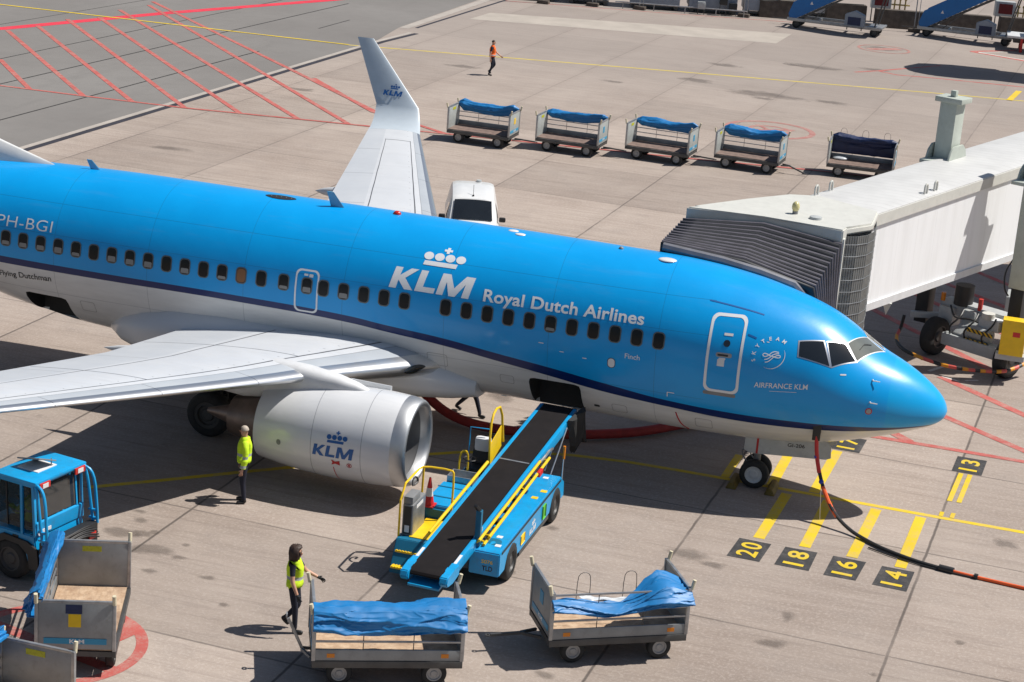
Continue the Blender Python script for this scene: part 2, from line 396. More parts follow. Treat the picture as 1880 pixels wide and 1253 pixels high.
def strip_mesh(mb, pts, wd, z):
    P = [Vector((p[0], p[1], 0)) for p in pts]; L = []
    for i, p in enumerate(P):
        t = (P[min(i+1, len(P)-1)]-P[max(i-1, 0)]).normalized(); n = Vector((-t.y, t.x, 0))
        L.append((mb.bm.verts.new((p.x+n.x*wd/2, p.y+n.y*wd/2, z)), mb.bm.verts.new((p.x-n.x*wd/2, p.y-n.y*wd/2, z))))
    for a, b in zip(L, L[1:]): mb.bm.faces.new((a[0], a[1], b[1], b[0]))
def marks(name, items, m, z, kind='structure'):
    mb = MB()
    for i, (pts, wd) in enumerate(items):
        if wd: strip_mesh(mb, pts, wd, z+.0004*i)
        else: mb.bm.faces.new([mb.bm.verts.new((p[0], p[1], z+.0004*i)) for p in pts])
    o = mb.build(name, m, smooth=False); tag(o, kind=kind); return o
def ring_pts(c, r, n=64, a0=0, a1=2*PI): return [(c[0]+r*math.cos(a0+(a1-a0)*k/n), c[1]+r*math.sin(a0+(a1-a0)*k/n)) for k in range(n+1)]
# yellow stand lines
marks('yellow_stand_line', [([(-17.66, -7.27), (-16.42, -6.15), (-15.15, -4.96), (-13.94, -3.86), (-12.6, -2.55), (-11.0, -1.3), (-9.6, -.55), (-8.5, -.2), (-7.2, 0), (-5.97, .03)], .17), ([(-5.97, .03), (-3.7, 0), (.6, -.1), (60, -.6)], .17)], M['pyellow'], .004)
marks('yellow_stop_bar', [([(-3.21, -.26), (-3.36, -3.29)], .25), ([(-3.60, 2.3), (-3.64, .1)], .25), ([(-2.23, -.26), (-2.33, -3.32)], .25), ([(-2.49, 3.3), (-2.63, .1)], .25), ([(-1.11, -.26), (-1.28, -3.42)], .25), ([(-.08, -.28), (-.22, -3.51)], .25),
    ([(.58, 3.17), (.46, 1.09)], .12), ([(.80, 3.17), (.68, 1.09)], .12), ([(.36, .30), (.35, .0)], .1), ([(.62, .33), (.60, .0)], .1), ([(-4.72, 1.8), (-4.77, .1)], .2)], M['pyellow'], .005)
pads = {'20': [(-3.84, -4.58), (-3.76, -3.46), (-3.04, -3.50), (-3.12, -4.60)], '18': [(-2.80, -4.58), (-2.73, -3.50), (-2.02, -3.5), (-2.05, -4.60)], '16': [(-1.73, -4.66), (-1.67, -3.52), (-.95, -3.55), (-1.04, -4.66)],
        '14': [(-.69, -4.70), (-.60, -3.60), (.10, -3.61), (.04, -4.75)], '13': [(.34, 3.26), (.40, 4.41), (1.13, 4.41), (1.07, 3.24)], '17': [(-2.72, 3.42), (-2.66, 4.52), (-1.90, 4.50), (-1.96, 3.40)]}
marks('black_number_pad', [(p, 0) for p in pads.values()], M['pad_black'], .005)
nb = MB()
for s, p in pads.items():
    c = Vector((sum(q[0] for q in p)/4, sum(q[1] for q in p)/4, .0115))
    t = fit(text_bm(s, 1, .022, 0, 1.25), w=.80, h=.46); bmesh.ops.translate(t, verts=t.verts, vec=(-.40, -.23, 0)); bmesh.ops.transform(t, matrix=frame(c, (.06, 1, 0), (-1, .06, 0)), verts=t.verts); nb._add(t)
tag(nb.build('yellow_stop_numbers', M['pyellow'], smooth=False, fix=False), kind='structure')
# red lines
marks('red_stop_line', [([(-53.5, 42.9), (-51.28, 46.2), (-47.5, 57), (-42.7, 68.6), (-38.5, 80)], .75)], M['predstrong'], .010)
hat = [[(-50.77, 45.87), (-39.41, 32.78)], [(-50.41, 48.25), (-37.09, 32.88)], [(-50.35, 51.3), (-34.71, 33.1)], [(-49.41, 53.1), (-32.23, 33.41)], [(-49.86, 56.34), (-29.73, 33.85)], [(-49.5, 59.2), (-27.60, 34.25)], [(-49.94, 60.6), (-34.17, 44.40), (-27.9, 37.9), (-23.41, 34.9)], [(-33.0, 43.55), (-27.72, 37.5), (-25.6, 36.4)], [(-46.73, 38.28), (-41.94, 32.64)], [(-49.6, 35.0), (-45.2, 32.5)]]
bord = [(-47, 32.0), (-43.37, 32.58), (-39.45, 32.75), (-34.71, 33.1), (-29.76, 33.93), (-26.63, 34.41), (-23.44, 34.95), (-19.8, 35.5), (-16.57, 36.0), (-12.6, 36.6), (-8.39, 37.4), (-2, 38.3), (20, 42)]
marks('red_hatched_lines', [(h, .25) for h in hat]+[(bord, .22)], M['pred'], .014)
marks('faded_red_ring_far', [(ring_pts((-11.25, 45.3), 1.95), .28), (ring_pts((-11.25, 45.3), .9), .2), ([(-12.2, 44.7), (-10.2, 45.9)], .3), ([(-12, 46.2), (-10.6, 44.3)], .2), (ring_pts((-9.45, 75.7), 1.5), .16), ([(-10.3, 75), (-8.6, 76.4)], .7)], M['predfaded'], .006)
marks('red_apron_lines', [([(-9.9, 65.45), (-8.74, 67.0), (-5.75, 71.7)], .2), ([(-8.72, 66.87), (-7.72, 66.25), (-5.8, 66.7), (4, 67.8)], .22), ([(-4.54, 79.04), (-1.0, 77.5)], .45), ([(-4.54, 79.04), (-2.0, 81.8)], .35), ([(-34, 77.8), (-24, 80.6), (-16, 83.2)], .12),
    ([(-3.4, 17.3), (1.2, 11.9)], .28), ([(-2.6, 20.2), (2.0, 15.3)], .26), ([(-1.6, 22.0), (1.6, 18.9)], .26), ([(-.9, 24.4), (4, 19.3)], .26), ([(-.6, 11.0), (6, 4.7)], .28), ([(-1.6, 8.5), (-.23, 7.47), (6, 2.4)], .26), ([(-2.2, 4.85), (-.06, 4.85), (6, 4.75)], .22), ([(-1.35, 5.4), (-.85, 4.9)], .3)], M['pred'], .004)
RC = (-14.62, -14.35)
marks('red_ring', [(ring_pts(RC, 1.62), .225), ([(RC[0]-1.5, RC[1]+.3), (RC[0]+1.5, RC[1]-.5)], .27), ([(-13.78, -12.95), (-13.36, -13.17), (-13.62, -13.95), (-14.1, -13.6)], 0), ([(-15.2, -13.1), (-14.3, -15.7)], .4)], M['pred'], .005)
# far yellow line, asphalt joints, drain, pale patch
marks('yellow_taxi_line', [([(-75, 52.4), (-55.57, 53.29), (-35.31, 54.14)], .22), ([(-1.37, 62.04), (-1.04, 65.59)], .32)], M['pyellow'], .022)
marks('faded_yellow_taxi_line', [([(-35.31, 54.14), (-18.55, 58.4), (-4.91, 61.6), (10, 64.5)], .22)], M['pyfaded'], .005)
marks('asphalt_joint', [([(-45.2, 10), (-41.0, 68.82)], .10), ([(-42.0, 10), (-39.57, 26.14), (-38.2, 49.0)], .10), ([(-49, 10), (-44, 75)], .08), ([(-38.68, 58.24), (-38.5, 62.55)], .08), ([(-55, 20), (-50, 66)], .06)], M['pjoint'], .007)
marks('drain_channel', [([(bx(-40), -40), (bx(22), 22), (bx(56), 56.5), (-33.75, 60.6)], .30), ([(-34.45, 62.54), (-33.9, 77.4), (-33.5, 90)], .20)], M['drain'], .006)
marks('drain_edge', [([(bx(-40)-.3, -40), (bx(22)-.3, 22), (bx(56)-.32, 56.5), (-34.1, 60.6)], .28), ([(-35.0, 61.9), (-34.7, 90)], .55)], M['kerb'], .009)
marks('pale_concrete_patch', [([(-33.14, 68.3), (-32.93, 71.8), (-15.31, 77.7), (-15.5, 72.9)], 0)], M['patch'], .004)
marks('white_paint_mark', [([(-.96, 11.36), (-.56, 12.1)], .12), ([(-.70, 12.1), (-.42, 12.0)], .1), ([(.1, 10.98), (.45, 11.2)], .1), ([(-4.1, 79.0), (-1.3, 77.9)], .18), ([(-4.1, 79.05), (-2.7, 80.4)], .15), ([(-.55, 11.05), (-.05, 10.8)], .09)], M['pwhite'], .006)
# oil stains: thin irregular films
def stain_mat():
    k = NT('oil_stain'); c = k.coord(); n = k.noise(c, 1.6, 6, .65)
    tr = k.node('ShaderNodeBsdfTransparent'); mx = k.node('ShaderNodeMixShader')
    at = k.node('ShaderNodeAttribute', attribute_name='edge')
    k.b.inputs['Base Color'].default_value = (.075, .060, .050, 1); k.b.inputs['Roughness'].default_value = .6
    f = k.math('MULTIPLY', k.ramp(k.math('ADD', at.outputs['Fac'], k.math('MULTIPLY', k.math('SUBTRACT', n, .5), 1.6)), .25, .75), .30)
    k.link(f, mx.inputs[0]); k.link(tr.outputs[0], mx.inputs[1]); k.link(k.b.outputs[0], mx.inputs[2])
    k.link(mx.outputs[0], k.n['Material Output'].inputs[0]); return k.m
M['stain'] = stain_mat()
st = [(-31.7, 25.4, .9, .35), (-32.5, 40.5, 1, .4), (-28.2, 52, 1.2, .5), (-20.6, 52.9, .8, .4), (-16.6, 62.5, 1.1, .6), (-17, 56.4, 1, .8), (-13.5, 65.4, .5, .4), (-12.2, 65.6, 1.9, .7), (-13.1, 54.6, 2.2, 1), (-12.9, 53.4, .7, .4), (-9.7, 54.7, 1.0, .5), (-9.6, 75.9, 1.2, .8), (-9.0, 67.2, .9, .6), (-16.1, -8.0, .2, .13), (-15.8, -8.45, .18, .13), (-15.9, -9.2, .45, .28), (-15.45, -9.05, .3, .2), (-15.3, -8.9, .16, .14), (-14.95, -9.75, .55, .3), (-14.25, -9.85, .22, .15), (-14.5, -10.7, .2, .15), (-14.4, -9.2, .12, .1), (-12.5, -11.5, .14, .1), (-5.9, -11.7, .22, .16), (-7.9, -7.5, .2, .14), (-7.7, -4.8, .2, .15), (-4.6, -4.9, .55, .3), (-4.0, -5.2, .3, .18), (-2.1, -7.1, .2, .35), (-2.2, -8.5, .3, .2), (-.15, -9, .14, .1), (1.9, -1, .3, .3), (1.3, -6.8, .14, .12), (-13.3, -10.5, .2, .12), (-11.3, 3.2, .5, .5), (-20.5, 3, .6, .4)]
mb = MB(); el = mb.bm.verts.layers.float.new('edge')
for i, (x, y, a, b) in enumerate(st):
    z = .0032+.00002*i; cv = mb.bm.verts.new((x, y, z)); cv[el] = 1.1; rg = []
    for k in range(28):
        q = 2*PI*k/28; f = 1.5*(1+.35*noise.noise((x*3+math.cos(q)*1.2, y*3+math.sin(q)*1.2, i)))
        v = mb.bm.verts.new((x+a*f*math.cos(q), y+b*f*math.sin(q), z)); v[el] = -.15; rg.append(v)
    for k in range(28): mb.bm.faces.new((cv, rg[k], rg[(k+1) % 28]))
tag(mb.build('oil_stains', M['stain'], smooth=False), kind='structure')

# ------------------------------------------------------------------ airliner
ST = [(-.15, 2.55, 2.55, 0, 2.55), (-.11, 2.69, 2.41, .16, 2.55), (0, 2.87, 2.29, .33, 2.55), (.2, 3.06, 2.17, .53, 2.56), (.55, 3.31, 2.03, .78, 2.58), (.95, 3.53, 1.88, 1.01, 2.62), (1.45, 3.76, 1.72, 1.23, 2.68),
 (1.87, 4.01, 1.59, 1.37, 2.74), (2.27, 4.27, 1.48, 1.48, 2.82), (2.7, 4.50, 1.39, 1.57, 2.90), (3.2, 4.69, 1.31, 1.64, 2.98), (3.8, 4.86, 1.26, 1.72, 3.09), (4.5, 5.02, 1.22, 1.79, 3.21), (5.5, 5.16, 1.20, 1.85, 3.34), (6.5, 5.23, 1.20, 1.88, 3.40), (8, 5.26, 1.22, 1.88, 3.43), (10, 5.29, 1.26, 1.88, 3.44),
 (20, 5.33, 1.28, 1.88, 3.44), (21.5, 5.31, 1.38, 1.86, 3.46), (23, 5.27, 1.62, 1.82, 3.52), (25, 5.20, 2.10, 1.70, 3.68), (27.5, 5.12, 2.8, 1.40, 3.95), (30, 5.05, 3.50, 1.0, 4.25), (31.5, 4.95, 3.98, .58, 4.5), (32.2, 4.8, 4.3, .2, 4.58)]
XS = [s[0] for s in ST]
def pchip(xs, ys, x):
    n = len(xs)
    if x <= xs[0]: return ys[0]
    if x >= xs[-1]: return ys[-1]
    i = 0
    while xs[i+1] < x: i += 1
    sl_ = lambda k: (ys[k+1]-ys[k])/(xs[k+1]-xs[k])
    def mm(k):
        if k == 0: return sl_(0)
        if k == n-1: return sl_(n-2)
        a, b = sl_(k-1), sl_(k)
        return 0 if a*b <= 0 else 2*a*b/(a+b)
    h = xs[i+1]-xs[i]; t = (x-xs[i])/h
    return (2*t**3-3*t*t+1)*ys[i]+(t**3-2*t*t+t)*h*mm(i)+(-2*t**3+3*t*t)*ys[i+1]+(t**3-t*t)*h*mm(i+1)
COLS = [[s[k] for s in ST] for k in range(5)]
def sec(x): return [pchip(XS, COLS[k], x) for k in (1, 2, 3, 4)]
def fp(x, a, off=0):
    """fuselage surface: x metres aft, a = angle up from the starboard horizontal"""
    t, b, wd, zm = sec(x); c, s = math.cos(a), math.sin(a)
    return Vector((-x, -(wd+off)*c, zm+((t-zm+off) if s > 0 else (zm-b+off))*s))
def ang(x, z):
    t, b, wd, zm = sec(x); h = (t-zm) if z > zm else (zm-b)
    return math.asin(max(-1, min(1, (z-zm)/h)))
def fz(x, z, off=.004): return fp(x, ang(x, z), off)

M['fairing'] = mat('fairing_paint', (.60, .605, .61), .32, var=.03, scale=.8, coat=.2)
def livery():
    k = NT('airliner_livery'); c = k.coord(); sx = k.node('ShaderNodeSeparateXYZ'); k.link(c, sx.inputs[0]); xa = k.math('MULTIPLY', sx.outputs[0], -1); z = sx.outputs[2]
    fx = k.math('DIVIDE', k.math('ADD', xa, 1), 35)
    def curve(tab):
        n = k.node('ShaderNodeFloatCurve'); cv = n.mapping.curves[0]; n.mapping.use_clip = False
        P = [((x+1)/35, zz/4) for x, zz in tab]
        cv.points[0].location = P[0]; cv.points[1].location = P[-1]
        for q in P[1:-1]: cv.points.new(*q)
        n.mapping.update(); k.link(fx, n.inputs['Value']); return k.math('MULTIPLY', n.outputs[0], 4)
    ct = curve([(-1, 2.30), (.1, 2.28), (.8, 2.25), (1.6, 2.23), (2.84, 2.20), (4.54, 2.19), (6, 2.26), (7.45, 2.44), (8.8, 2.63), (10.15, 2.79), (11.5, 2.96), (12.9, 3.06), (13.8, 3.14), (17, 3.21), (20, 3.22), (23.1, 3.24), (27, 3.30), (34, 3.5)])
    cb = curve([(-1, 2.27), (.1, 2.24), (.8, 2.19), (1.6, 2.10), (2.84, 2.02), (4.54, 1.99), (6, 2.08), (7.45, 2.20), (8.8, 2.40), (10.15, 2.59), (11.5, 2.77), (12.9, 2.89), (13.8, 2.97), (17, 3.05), (20, 3.05), (23.1, 3.06), (27, 3.12), (34, 3.3)])
    up = k.ramp(k.math('SUBTRACT', z, ct), -.004, .004); mid = k.ramp(k.math('SUBTRACT', z, cb), -.004, .004)
    n = k.noise(c, .8, 5); sc = k.coord('Object', scale=(.5, 3, 3)); ns = k.noise(sc, 1.2, 6, .65)
    blue = k.mix(k.ramp(n, .3, .7), (.0005, .285, .68), (.0008, .32, .74))
    rad = k.ramp(xa, 1.13, 1.15); blue = k.mix(rad, (.004, .335, .71), blue)
    white = k.mix(k.ramp(ns, .35, .75), (.66, .665, .66), (.54, .545, .54))
    col = k.mix(mid, white, (.001, .016, .105)); col = k.mix(up, col, blue)
    # skin seams: rings and lap joints
    ring = k.math('ABSOLUTE', k.math('SUBTRACT', k.math('FRACT', k.math('DIVIDE', xa, 2.54)), .5)); rl_ = k.math('SUBTRACT', 1, k.ramp(ring, .0012, .0035))
    lap = None
    for zz in (2.45, 3.98, 4.68):
        q = k.math('SUBTRACT', 1, k.ramp(k.math('ABSOLUTE', k.math('SUBTRACT', z, zz)), .003, .008)); lap = q if lap is None else k.math('MAXIMUM', lap, q)
    gt = k.math('GREATER_THAN', xa, 5.2); seam = k.math('MULTIPLY', k.math('MAXIMUM', rl_, lap), k.math('MULTIPLY', gt, .38))
    col = k.mix(seam, col, (.01, .03, .06))
    # streaky grime
    col = k.mix(k.math('MULTIPLY', k.ramp(ns, .55, .85), .10), col, (.20, .22, .24))
    k.link(col, k.b.inputs['Base Color']); k.link(k.math('ADD', .24, k.math('MULTIPLY', ns, .16)), k.b.inputs['Roughness'])
    k.b.inputs['Coat Weight'].default_value = .18; k.b.inputs['Coat Roughness'].default_value = .08; k.b.inputs['Specular IOR Level'].default_value = .35
    pil = k.math('MULTIPLY', k.math('COSINE', k.math('MULTIPLY', xa, 2*PI/.508)), k.math('COSINE', k.math('MULTIPLY', z, 2*PI/.46)))
    hgt = k.math('ADD', k.math('MULTIPLY', k.noise(k.coord('Object', scale=(1.6, .8, 2.2)), 1.6, 3), 1.2), k.math('MULTIPLY', k.math('MULTIPLY', pil, gt), .10))
    k.bump(k.math('ADD', hgt, k.math('MULTIPLY', seam, -.8)), .09, .02)
    return k.m
M['livery'] = livery()
plane = thing('airliner', 'large blue and white twin-engine airliner parked across the stand', 'airliner')
NX = [-.15+.0003+32.35*(k/210)**1.55 for k in range(211)]
mb = MB(); NA = 120
rings = [[fp(x, 2*PI*k/NA) for k in range(NA)] for x in NX]
mb.loftp(rings)
fus = mb.build('fuselage', [M['livery'], M['hold']], None, ang=0)
cut = MB()
cut.box((-9.36, -2.6, 1.30), (-8.10, -.45, 2.27), .14); cut.box((-22.62, -2.6, 1.50), (-21.38, -.45, 2.32), .15)
cu = cut.build('cut', M['hold']); 
bo = fus.modifiers.new('b', 'BOOLEAN'); bo.object = cu; bo.operation = 'DIFFERENCE'; bo.solver = 'EXACT'
me = bpy.data.meshes.new_from_object(fus.evaluated_get(bpy.context.evaluated_depsgraph_get())); fus.modifiers.clear(); fus.data = me
bpy.data.objects.remove(cu)
for p in me.polygons:
    x = -p.center.x; y, z = p.center.y, p.center.z; t, b, wd, zm = sec(x); h = (t-zm) if z > zm else zm-b
    inside = (y/max(wd, .01))**2+((z-zm)/max(h, .01))**2
    p.material_index = 1 if (8 < x < 9.5 or 21.2 < x < 22.7) and y < -.4 and inside < .965 and abs(p.normal.x)+abs(p.normal.z)+abs(p.normal.y) > 0 else 0
    p.use_smooth = True
while len(me.materials) > 2: me.materials.pop()
me.set_sharp_from_angle(angle=R(40)); fus.parent = plane

def patch(parent, name, m, f2, nu=8, nv=8, off=.006, rim=None):
    """bilinear (x,angle) quad laid on the fuselage; f2 = 4 corners"""
    mb = MB(); A, B, C_, D = f2
    def f(u, v):
        x = (A[0]*(1-u)+B[0]*u)*(1-v)+(D[0]*(1-u)+C_[0]*u)*v; a = (A[1]*(1-u)+B[1]*u)*(1-v)+(D[1]*(1-u)+C_[1]*u)*v
        return fp(x, R(a), off)
    mb.grid(f, nu, nv); return mb.build(name, m, parent, ang=0)
def rrect(wd, h, r, n=6):
    P = []
    for cx, cy, a in ((wd/2-r, h/2-r, 0), (-wd/2+r, h/2-r, 90), (-wd/2+r, -h/2+r, 180), (wd/2-r, -h/2+r, 270)):
        P += [(cx+r*math.cos(R(a+90*k/n)), cy+r*math.sin(R(a+90*k/n))) for k in range(n+1)]
    return P
def wrap_ring(parent, name, m, xc, zc, wd, h, r, t, off=.006, sub=3):
    """rounded outline of width t on the fuselage side"""
    def dens(P):
        o = []
        for a, b in zip(P, P[1:]+P[:1]):
            n = max(1, int(math.dist(a, b)/.08)); o += [(a[0]+(b[0]-a[0])*k/n, a[1]+(b[1]-a[1])*k/n) for k in range(n)]
        return o
    P = dens(rrect(wd, h, r)); mb = MB(); n = len(P)
    Q = [(p[0]*(1-2*t/wd), p[1]*(1-2*t/h)) for p in P]
    V = [[mb.bm.verts.new(fz(xc-p[0], zc+p[1], off)) for p in L] for L in (P, Q)]
    for k in range(n): mb.bm.faces.new((V[0][k], V[0][(k+1) % n], V[1][(k+1) % n], V[1][k]))
    return mb.build(name, m, parent, ang=0)
def wrap_fill(parent, name, m, xc, zc, wd, h, r, off=.006):
    P = rrect(wd, h, r, 4); mb = MB(); c = mb.bm.verts.new(fz(xc, zc, off)); n = len(P)
    V1 = [mb.bm.verts.new(fz(xc-p[0]*.5, zc+p[1]*.5, off)) for p in P]; V2 = [mb.bm.verts.new(fz(xc-p[0], zc+p[1], off)) for p in P]
    for k in range(n):
        mb.bm.faces.new((c, V1[k], V1[(k+1) % n])); mb.bm.faces.new((V1[k], V2[k], V2[(k+1) % n], V1[(k+1) % n]))
    return mb.build(name, m, parent, ang=0)
def wrap_text(parent, name, bm, m, x0, z0, slope=0, off=.007, step=.05, stepx=None, rot=0):
    """flat lettering (x right, y up the skin) starting at x0 aft / height z0; slope = rise of baseline per metre"""
    slice_bm(bm, step, stepx)
    for v in bm.verts:
        px, py = v.co.x, v.co.y; x = x0-px; t, b, wd, zm = sec(x)
        a = ang(x, z0+slope*px)+py/((t-zm+wd)/2 if z0 > zm else (zm-b+wd)/2); v.co = fp(x, a, off)
    me = bpy.data.meshes.new(name); bm.to_mesh(me); bm.free(); me.materials.append(m); o = bpy.data.objects.new(name, me); COL.objects.link(o); o.parent = parent; return o
# titles
wrap_text(plane, 'company_logo', fit(crown_logo(), w=2.06, h=1.20), M['klmwhite'], 12.86, 3.985)
def wrap_words(parent, name, words, m, x0, z0, slope, wd, h, bold, sp=1.0):
    full = bounds(text_bm(words, 1, bold, 0, sp)); sx, sy = wd/(full[1]-full[0]), h/(full[3]-full[2]); done = ''
    for wrd in words.split(' '):
        done = (done+' '+wrd).strip(); e = bounds(text_bm(done, 1, bold, 0, sp))[1]; t = text_bm(wrd, 1, bold, 0, sp); q = bounds(t); off = e-(q[1]-q[0])-full[0]
        for v in t.verts: v.co.x = (v.co.x-q[0])*sx; v.co.y = (v.co.y-full[2])*sy
        wrap_text(parent, name, t, m, x0-off*sx, z0+slope*off*sx, slope)
wrap_words(plane, 'title_word', 'Royal Dutch Airlines', M['klmwhite'], 10.54, 3.90, .004, 3.82, .385, .022, 1.03)
wrap_text(plane, 'registration', fit(text_bm('PH-BGI', 1, -.006, 0, 1.05), w=1.52, h=.28), M['klmwhite'], 23.22, 4.00, .012)
wrap_words(plane, 'slogan_word', 'The Flying Dutchman', M['inkblack'], 23.64, 2.62, .05, 1.94, .21, .010)
wrap_text(plane, 'aircraft_name', fit(text_bm('Finch', 1, .006), w=.35, h=.115), M['klmwhite'], 7.06, 3.19, .01)
wrap_text(plane, 'group_name', fit(text_bm('AIRFRANCE KLM', 1, .010), w=1.18, h=.12), M['klmwhite'], 4.07, 2.955, .075, stepx=.1)
wrap_text(plane, 'group_name_underline', poly_bm([[(.35, -.075), (.95, -.075), (.95, -.066), (.35, -.066)]]), M['klmwhite'], 4.07, 2.955, .075, stepx=.1)
# alliance badge: letters on an arc, thin crescent and three swashes
bms = []
for ch, a in zip('SKYTEAM', (196, 172, 148, 126, 103, 80, 57)):
    t = fit(text_bm(ch, 1, .02), h=.085); b_ = bounds(t); bmesh.ops.translate(t, verts=t.verts, vec=(-(b_[0]+b_[1])/2, .36, 0)); bmesh.ops.rotate(t, verts=t.verts, cent=(0, 0, 0), matrix=Matrix.Rotation(R(a-90), 3, 'Z')); bms.append(t)
cres = []
for k in range(26):
    a, b2 = R(-120+150*k/26), R(-120+150*(k+1)/26); w0, w1 = [.016*math.sin(PI*q/26)+.003 for q in (k, k+1)]
    cres.append([(.29*math.cos(a), .29*math.sin(a)), (.29*math.cos(b2), .29*math.sin(b2)), ((.29-w1)*math.cos(b2), (.29-w1)*math.sin(b2)), ((.29-w0)*math.cos(a), (.29-w0)*math.sin(a))])
def swash(P, wd=.02):
    out = []; 
    for _ in range(2):
        q = [P[0]]
        for a, b in zip(P, P[1:]): q += [(a[0]*.75+b[0]*.25, a[1]*.75+b[1]*.25), (a[0]*.25+b[0]*.75, a[1]*.25+b[1]*.75)]
        P = q+[P[-1]]
    for a, b in zip(P, P[1:]):
        dx, dy = b[0]-a[0], b[1]-a[1]; l = math.hypot(dx, dy) or 1; nx, ny = -dy/l*wd/2, dx/l*wd/2
        out.append([(a[0]+nx, a[1]+ny), (a[0]-nx, a[1]-ny), (b[0]-nx, b[1]-ny), (b[0]+nx, b[1]+ny)])
    return out
sw = swash([(-.02, -.0), (-.16, .07), (-.21, .02), (-.15, -.02), (-.08, .0), (.02, .11), (.14, .09)])+swash([(-.15, -.08), (-.07, -.07), (.04, .05), (.15, .06)])+swash([(-.13, -.14), (-.05, -.13), (.06, .0), (.17, .03), (.2, -.02), (.14, -.04), (.0, .0)])
wrap_text(plane, 'alliance_badge', bm_join(*bms, poly_bm(cres), poly_bm(sw)), M['klmwhite'], 3.77, 3.70, .05, stepx=.06)
# doors, exits, windows
do = wrap_ring(plane, 'service_door', M['klmwhite'], 4.815, 3.585, .80, 1.76, .15, .062)
wrap_fill(do, 'sill_plate', M['grey'], 4.84, 2.66, .74, .09, .03, .005)
wrap_fill(do, 'door_handle', M['rim'], 4.82, 3.60, .36, .10, .045); wrap_fill(do, 'handle_recess', M['black'], 4.84, 3.595, .24, .045, .02, .009)
wrap_fill(do, 'porthole', M['glass'], 4.79, 3.86, .15, .15, .07, .008); wrap_fill(do, 'sticker', M['sticker'], 4.78, 4.05, .20, .055, .01)
wrap_fill(do, 'sticker', M['sticker'], 4.87, 3.42, .16, .16, .01); wrap_fill(do, 'sticker', M['sticker'], 4.85, 3.515, .15, .04, .01)
ex = wrap_ring(plane, 'overwing_exit', M['klmwhite'], 14.89, 3.58, .60, 1.03, .13, .042)
wrap_fill(ex, 'sticker', M['sticker'], 14.93, 3.97, .10, .05, .01); wrap_fill(ex, 'sticker', M['sticker'], 14.80, 3.96, .10, .07, .01)
wx = [6.32+.509*i for i in range(17) if i != 11]+[14.885, 15.48, 16.057, 16.577]+[17.075+.488*i for i in range(20)]
palestrip = mat('pale_pane_strip', (.22, .22, .215), .5, var=.05); tanblind = mat('tan_window_blind', (.20, .085, .03), .5, var=.08); wframe = mat('window_frame_metal', (.10, .115, .12), .4, .5, var=.1)
rnd = random.Random(3)
for i, x in enumerate(wx):
    f = wrap_ring(plane, 'passenger_window', wframe, x, 3.715, .285, .395, .10, .026, .010)
    wrap_fill(f, 'pane', M['cabinglass'], x, 3.715, .255, .36, .088, .008)
    q = rnd.random()
    if i == 19: wrap_fill(f, 'pane_inset', tanblind, x, 3.715, .22, .32, .08, .0085)
    elif i > 13 and q < .75 or q < .2: h = .07+.07*rnd.random(); wrap_fill(f, 'pane_inset', palestrip, x, 3.56+h/2, .20, h, .03, .0085)  # pale strip across the lower part of the pane
for i, c4 in enumerate(([(3.216, 38.1), (2.72, 46.3), (2.492, 28.4), (3.181, 26.8)], [(2.62, 47.6), (2.252, 55.5), (1.964, 45.0), (2.434, 29.3)], [(2.19, 58.5), (1.86, 87.5), (1.45, 85.5), (1.93, 47)])):
    for side in (0, 1):
        q = [(x, 180-a if side else a) for x, a in c4]; cx = sum(p[0] for p in q)/4; ca = sum(p[1] for p in q)/4
        big = [(cx+(x-cx)*1.13, ca+(a-ca)*1.13) for x, a in q]
        f = patch(plane, 'cockpit_window', M['chrome'] if i < 2 else M['white'], big, off=.006); patch(f, 'pane', M['shield'] if i == 2 else M['glass'], q, off=.014)
        if i == 2: f2 = [(x*.62+p2[0]*.38, a*.62+p2[1]*.38) for (x, a), p2 in zip([q[3], q[2]], [q[2], q[3]])]; wb = MB().tube([fp(1.93, R(180-60 if side else 60), .02), fp(1.86, R(180-70 if side else 70), .05), fp(1.72, R(180-78 if side else 78), .03)], .008, 6); wb.build('wiper', M['black'], f)
for x, z in ((1.53, 3.33), (1.51, 2.87)):
    pz = fz(x, z, 0); t = MB().tube([pz, pz+Vector((.02, -.04, 0)), pz+Vector((.17, -.045, 0))], [.025, .014, .012], 6).build('pitot_probe', M['white'], plane)
vn = fz(1.51, 2.58, .004); s_ = wrap_ring(plane, 'angle_vane', M['inkred'], 1.51, 2.66, .15, .15, .07, .02); wrap_fill(s_, 'vane_plate', M['rim'], 1.51, 2.66, .11, .11, .05)
wrap_fill(plane, 'access_marking', M['klmwhite'], 2.17, 3.43, .13, .03, .01)
wrap_fill(plane, 'oval_panel', M['sticker'], 7.366, 3.02, .16, .22, .075, .006); wrap_ring(plane, 'oval_panel_edge', M['inkblack'], 7.366, 3.02, .19, .25, .088, .014, .005)
wrap_fill(plane, 'static_port', M['inkblack'], 7.75, 1.72, .14, .07, .03)
for x, z, a, b in ((9.05, 3.24, .12, .022), (8.55, 3.10, .1, .02), (8.0, 3.03, .1, .022), (5.95, 2.50, .17, .02), (6.03, 2.44, .02, .12), (13.2, 2.52, .18, .03), (3.9, 3.98, .06, .015)): wrap_fill(plane, 'skin_marking', M['klmwhite'] if z > 2.6 or x < 7 else M['grey'], x, z, a, b, .008, .006)
patch(plane, 'rain_gutter', M['klmblue'], [(5.35, 48.3), (4.1, 49.5), (4.1, 48.4), (5.35, 47.2)], 10, 1); patch(plane, 'hinge_line', M['klmblue'], [(4.36, 30.8), (4.16, 30.1), (4.16, 28.8), (4.36, 29.5)], 4, 1)
